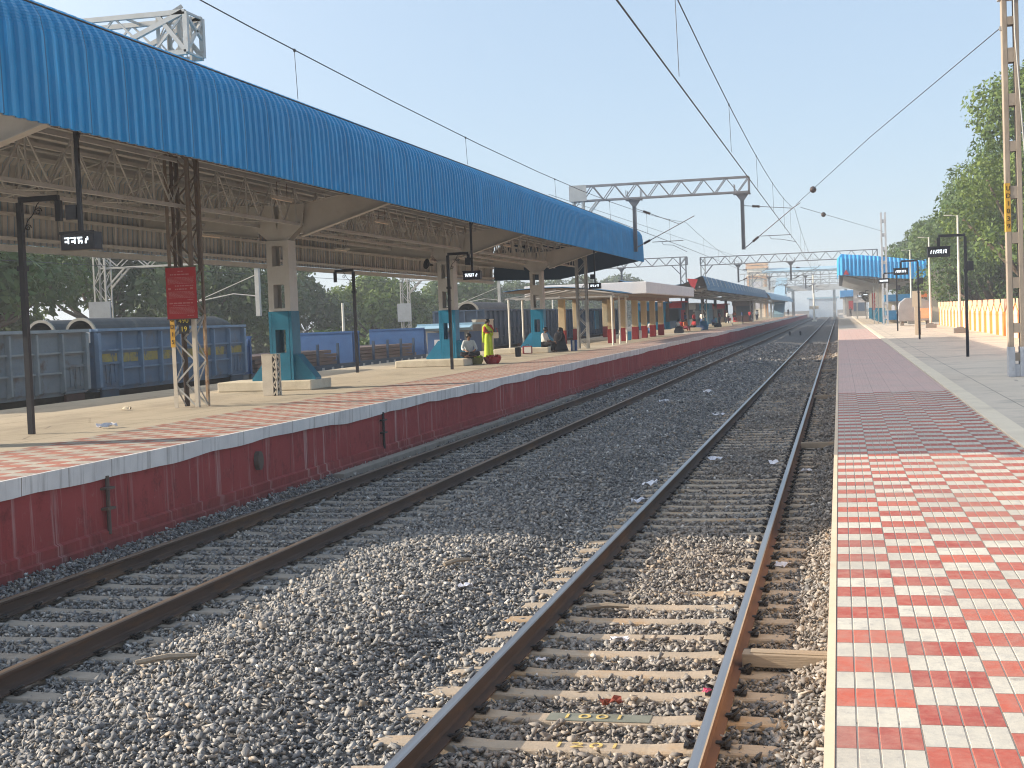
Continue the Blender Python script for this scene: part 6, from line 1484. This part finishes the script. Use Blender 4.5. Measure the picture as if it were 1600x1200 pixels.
# ------------------------------------------------------------------ litter and small things on the track
def litter(x, y, size, m, lab, seed, z=None):
    rr = random.Random(seed); b = MB(True); n = 4; vs = [((i / n - .5) * size * 1.5 + rr.uniform(-.1, .1) * size, (j / n - .5) * size + rr.uniform(-.1, .1) * size, rr.uniform(0, .5) * size) for i in range(n + 1) for j in range(n + 1)]
    b.add(vs, [(i * (n + 1) + j, (i + 1) * (n + 1) + j, (i + 1) * (n + 1) + j + 1, i * (n + 1) + j + 1) for i in range(n) for j in range(n)])
    o = b.build('litter', M[m]); o.modifiers.new("thickness", 'SOLIDIFY').thickness = .004; o.location = (x, y, (float(bed_z([x], [y])[0]) if z is None else z) + .035); o.rotation_euler.z = rr.uniform(0, 6); tag(o, lab, 'litter')
litter(-1.62, 9.6, .10, 'red_litter', 'crumpled red brown wrapper beside the painted sleeper', 1, -.16)
litter(-1.90, 11.8, .10, 'paper', 'white scrap inside the near left rail', 2)
litter(-2.42, 11.0, .05, 'paper', 'tiny white scrap close against the near left rail', 3)
litter(-.98, 9.85, .045, 'pink_litter', 'tiny pink scrap touching the closest silver rail', 4, -.12)
litter(-.66, 15.3, .12, 'paper', 'white scrap on the platform side of the closest rail', 5)
litter(-.62, 7.55, .16, 'paper', 'large white scrap at the foot of the closest rail', 6)
litter(-1.22, 25.6, .14, 'paper', 'pale bluish scrap inside the closest rail far ahead', 7)
litter(-.62, 24.3, .11, 'paper', 'small white scrap outside the closest rail far ahead', 8)
litter(-2.32, 26.4, .16, 'paper', 'long white scrap lying inside the ballast side rail', 9)
litter(-3.05, 22.6, .17, 'paper', 'white and blue scrap on the heap beside the rail', 10)
litter(-2.95, 20.6, .14, 'paper', 'white scrap nearer on the heap beside the rail', 11)
litter(-3.75, 13.6, .09, 'paper', 'white scrap alone on the sunlit ballast heap', 12)
litter(-4.3, 47, .26, 'paper', 'white bag far along the heap between the tracks', 13)
litter(-3.2, 37.5, .2, 'paper', 'flat white scrap beside the rail in the shade', 14)
litter(-.35, 8.15, .05, 'blue_litter', 'tiny blue scrap in the stones below the tiled edge', 15)
litter(-5.3, 43, .18, 'paper', 'white scrap near the middle of the shaded heap', 16)
litter(-2.75, 12.9, .07, 'paper', 'white scrap between sleeper ends by the heap', 17)
litter(-12.35, 22.0, .20, 'paper', 'flat pale scrap beside the foot of the nearest sign post', 18, ZL - .03)
litter(-14.8, 27.2, .16, 'cream_plinth', 'pale crumpled scrap on the left platform floor', 19, ZL - .03)
for x, y, rz, L, lab in ((-5.4, 10.4, .5, .5, 'bleached stick lying on the sunlit ballast, bottom left'), (-2.2, 13.0, .1, .4, 'dark stick lying between the near rails'), (-4.1, 14.6, .9, .35, 'short stick on the ballast heap')):
    b = MB(True); b.tube([(-L / 2, 0, 0), (0, .02, .02), (L / 2, 0, .01)], [.022, .028, .018], 6); o = b.build('stick', M['wood']); o.location = (x, y, float(bed_z([x], [y])[0]) + .05); o.rotation_euler.z = rz; tag(o, lab, 'stick')
# drain pipe and broken joints on the red wall
for y, lab, m in ((16.35, 'rusty drain pipe with two clamps on the red wall', 'rust_dark'), (27.6, 'dark broken drain pipe with clamps in the red wall joint', 'black_paint')):
    b = MB(True); b.tube([(0, 0, -.95), (0, 0, -.2)], .028, 8)
    for z in (-.36, -.62): b.box(-.05, .05, -.10, .10, z - .015, z + .015)
    o = b.build('drain_pipe', M[m]); o.location = (XL - .01, y, ZL); tag(o, lab, 'pipe')
b = MB(True); b.tube([(-.06, 0, 0), (.05, 0, 0)], .14, 14); b.tube([(.045, 0, 0), (.056, 0, 0)], .105, 14); o = b.build('wall_hole', M['rust_dark']); o.scale = (1, .8, 1.1); o.location = (XL - .03, 21.2, .46); tag(o, 'round blocked drain hole in the red wall', 'drain')

# ------------------------------------------------------------------ morning haze: one even body of air round everything
def haze():
    m = bpy.data.materials.new("haze air"); m.use_nodes = True; t = m.node_tree; t.nodes.clear()
    out = t.nodes.new("ShaderNodeOutputMaterial"); v = t.nodes.new("ShaderNodeVolumePrincipled")
    v.inputs["Color"].default_value = (.86, .91, .97, 1); v.inputs["Density"].default_value = .0010; v.inputs["Anisotropy"].default_value = .2
    t.links.new(v.outputs[0], out.inputs["Volume"])
    o = MB().box(-320, 120, -40, 560, -1.5, 20.5).build('haze', m); structure(o, 'stuff'); tag(o, 'thin pale morning haze filling the air over the station', 'haze')
haze()
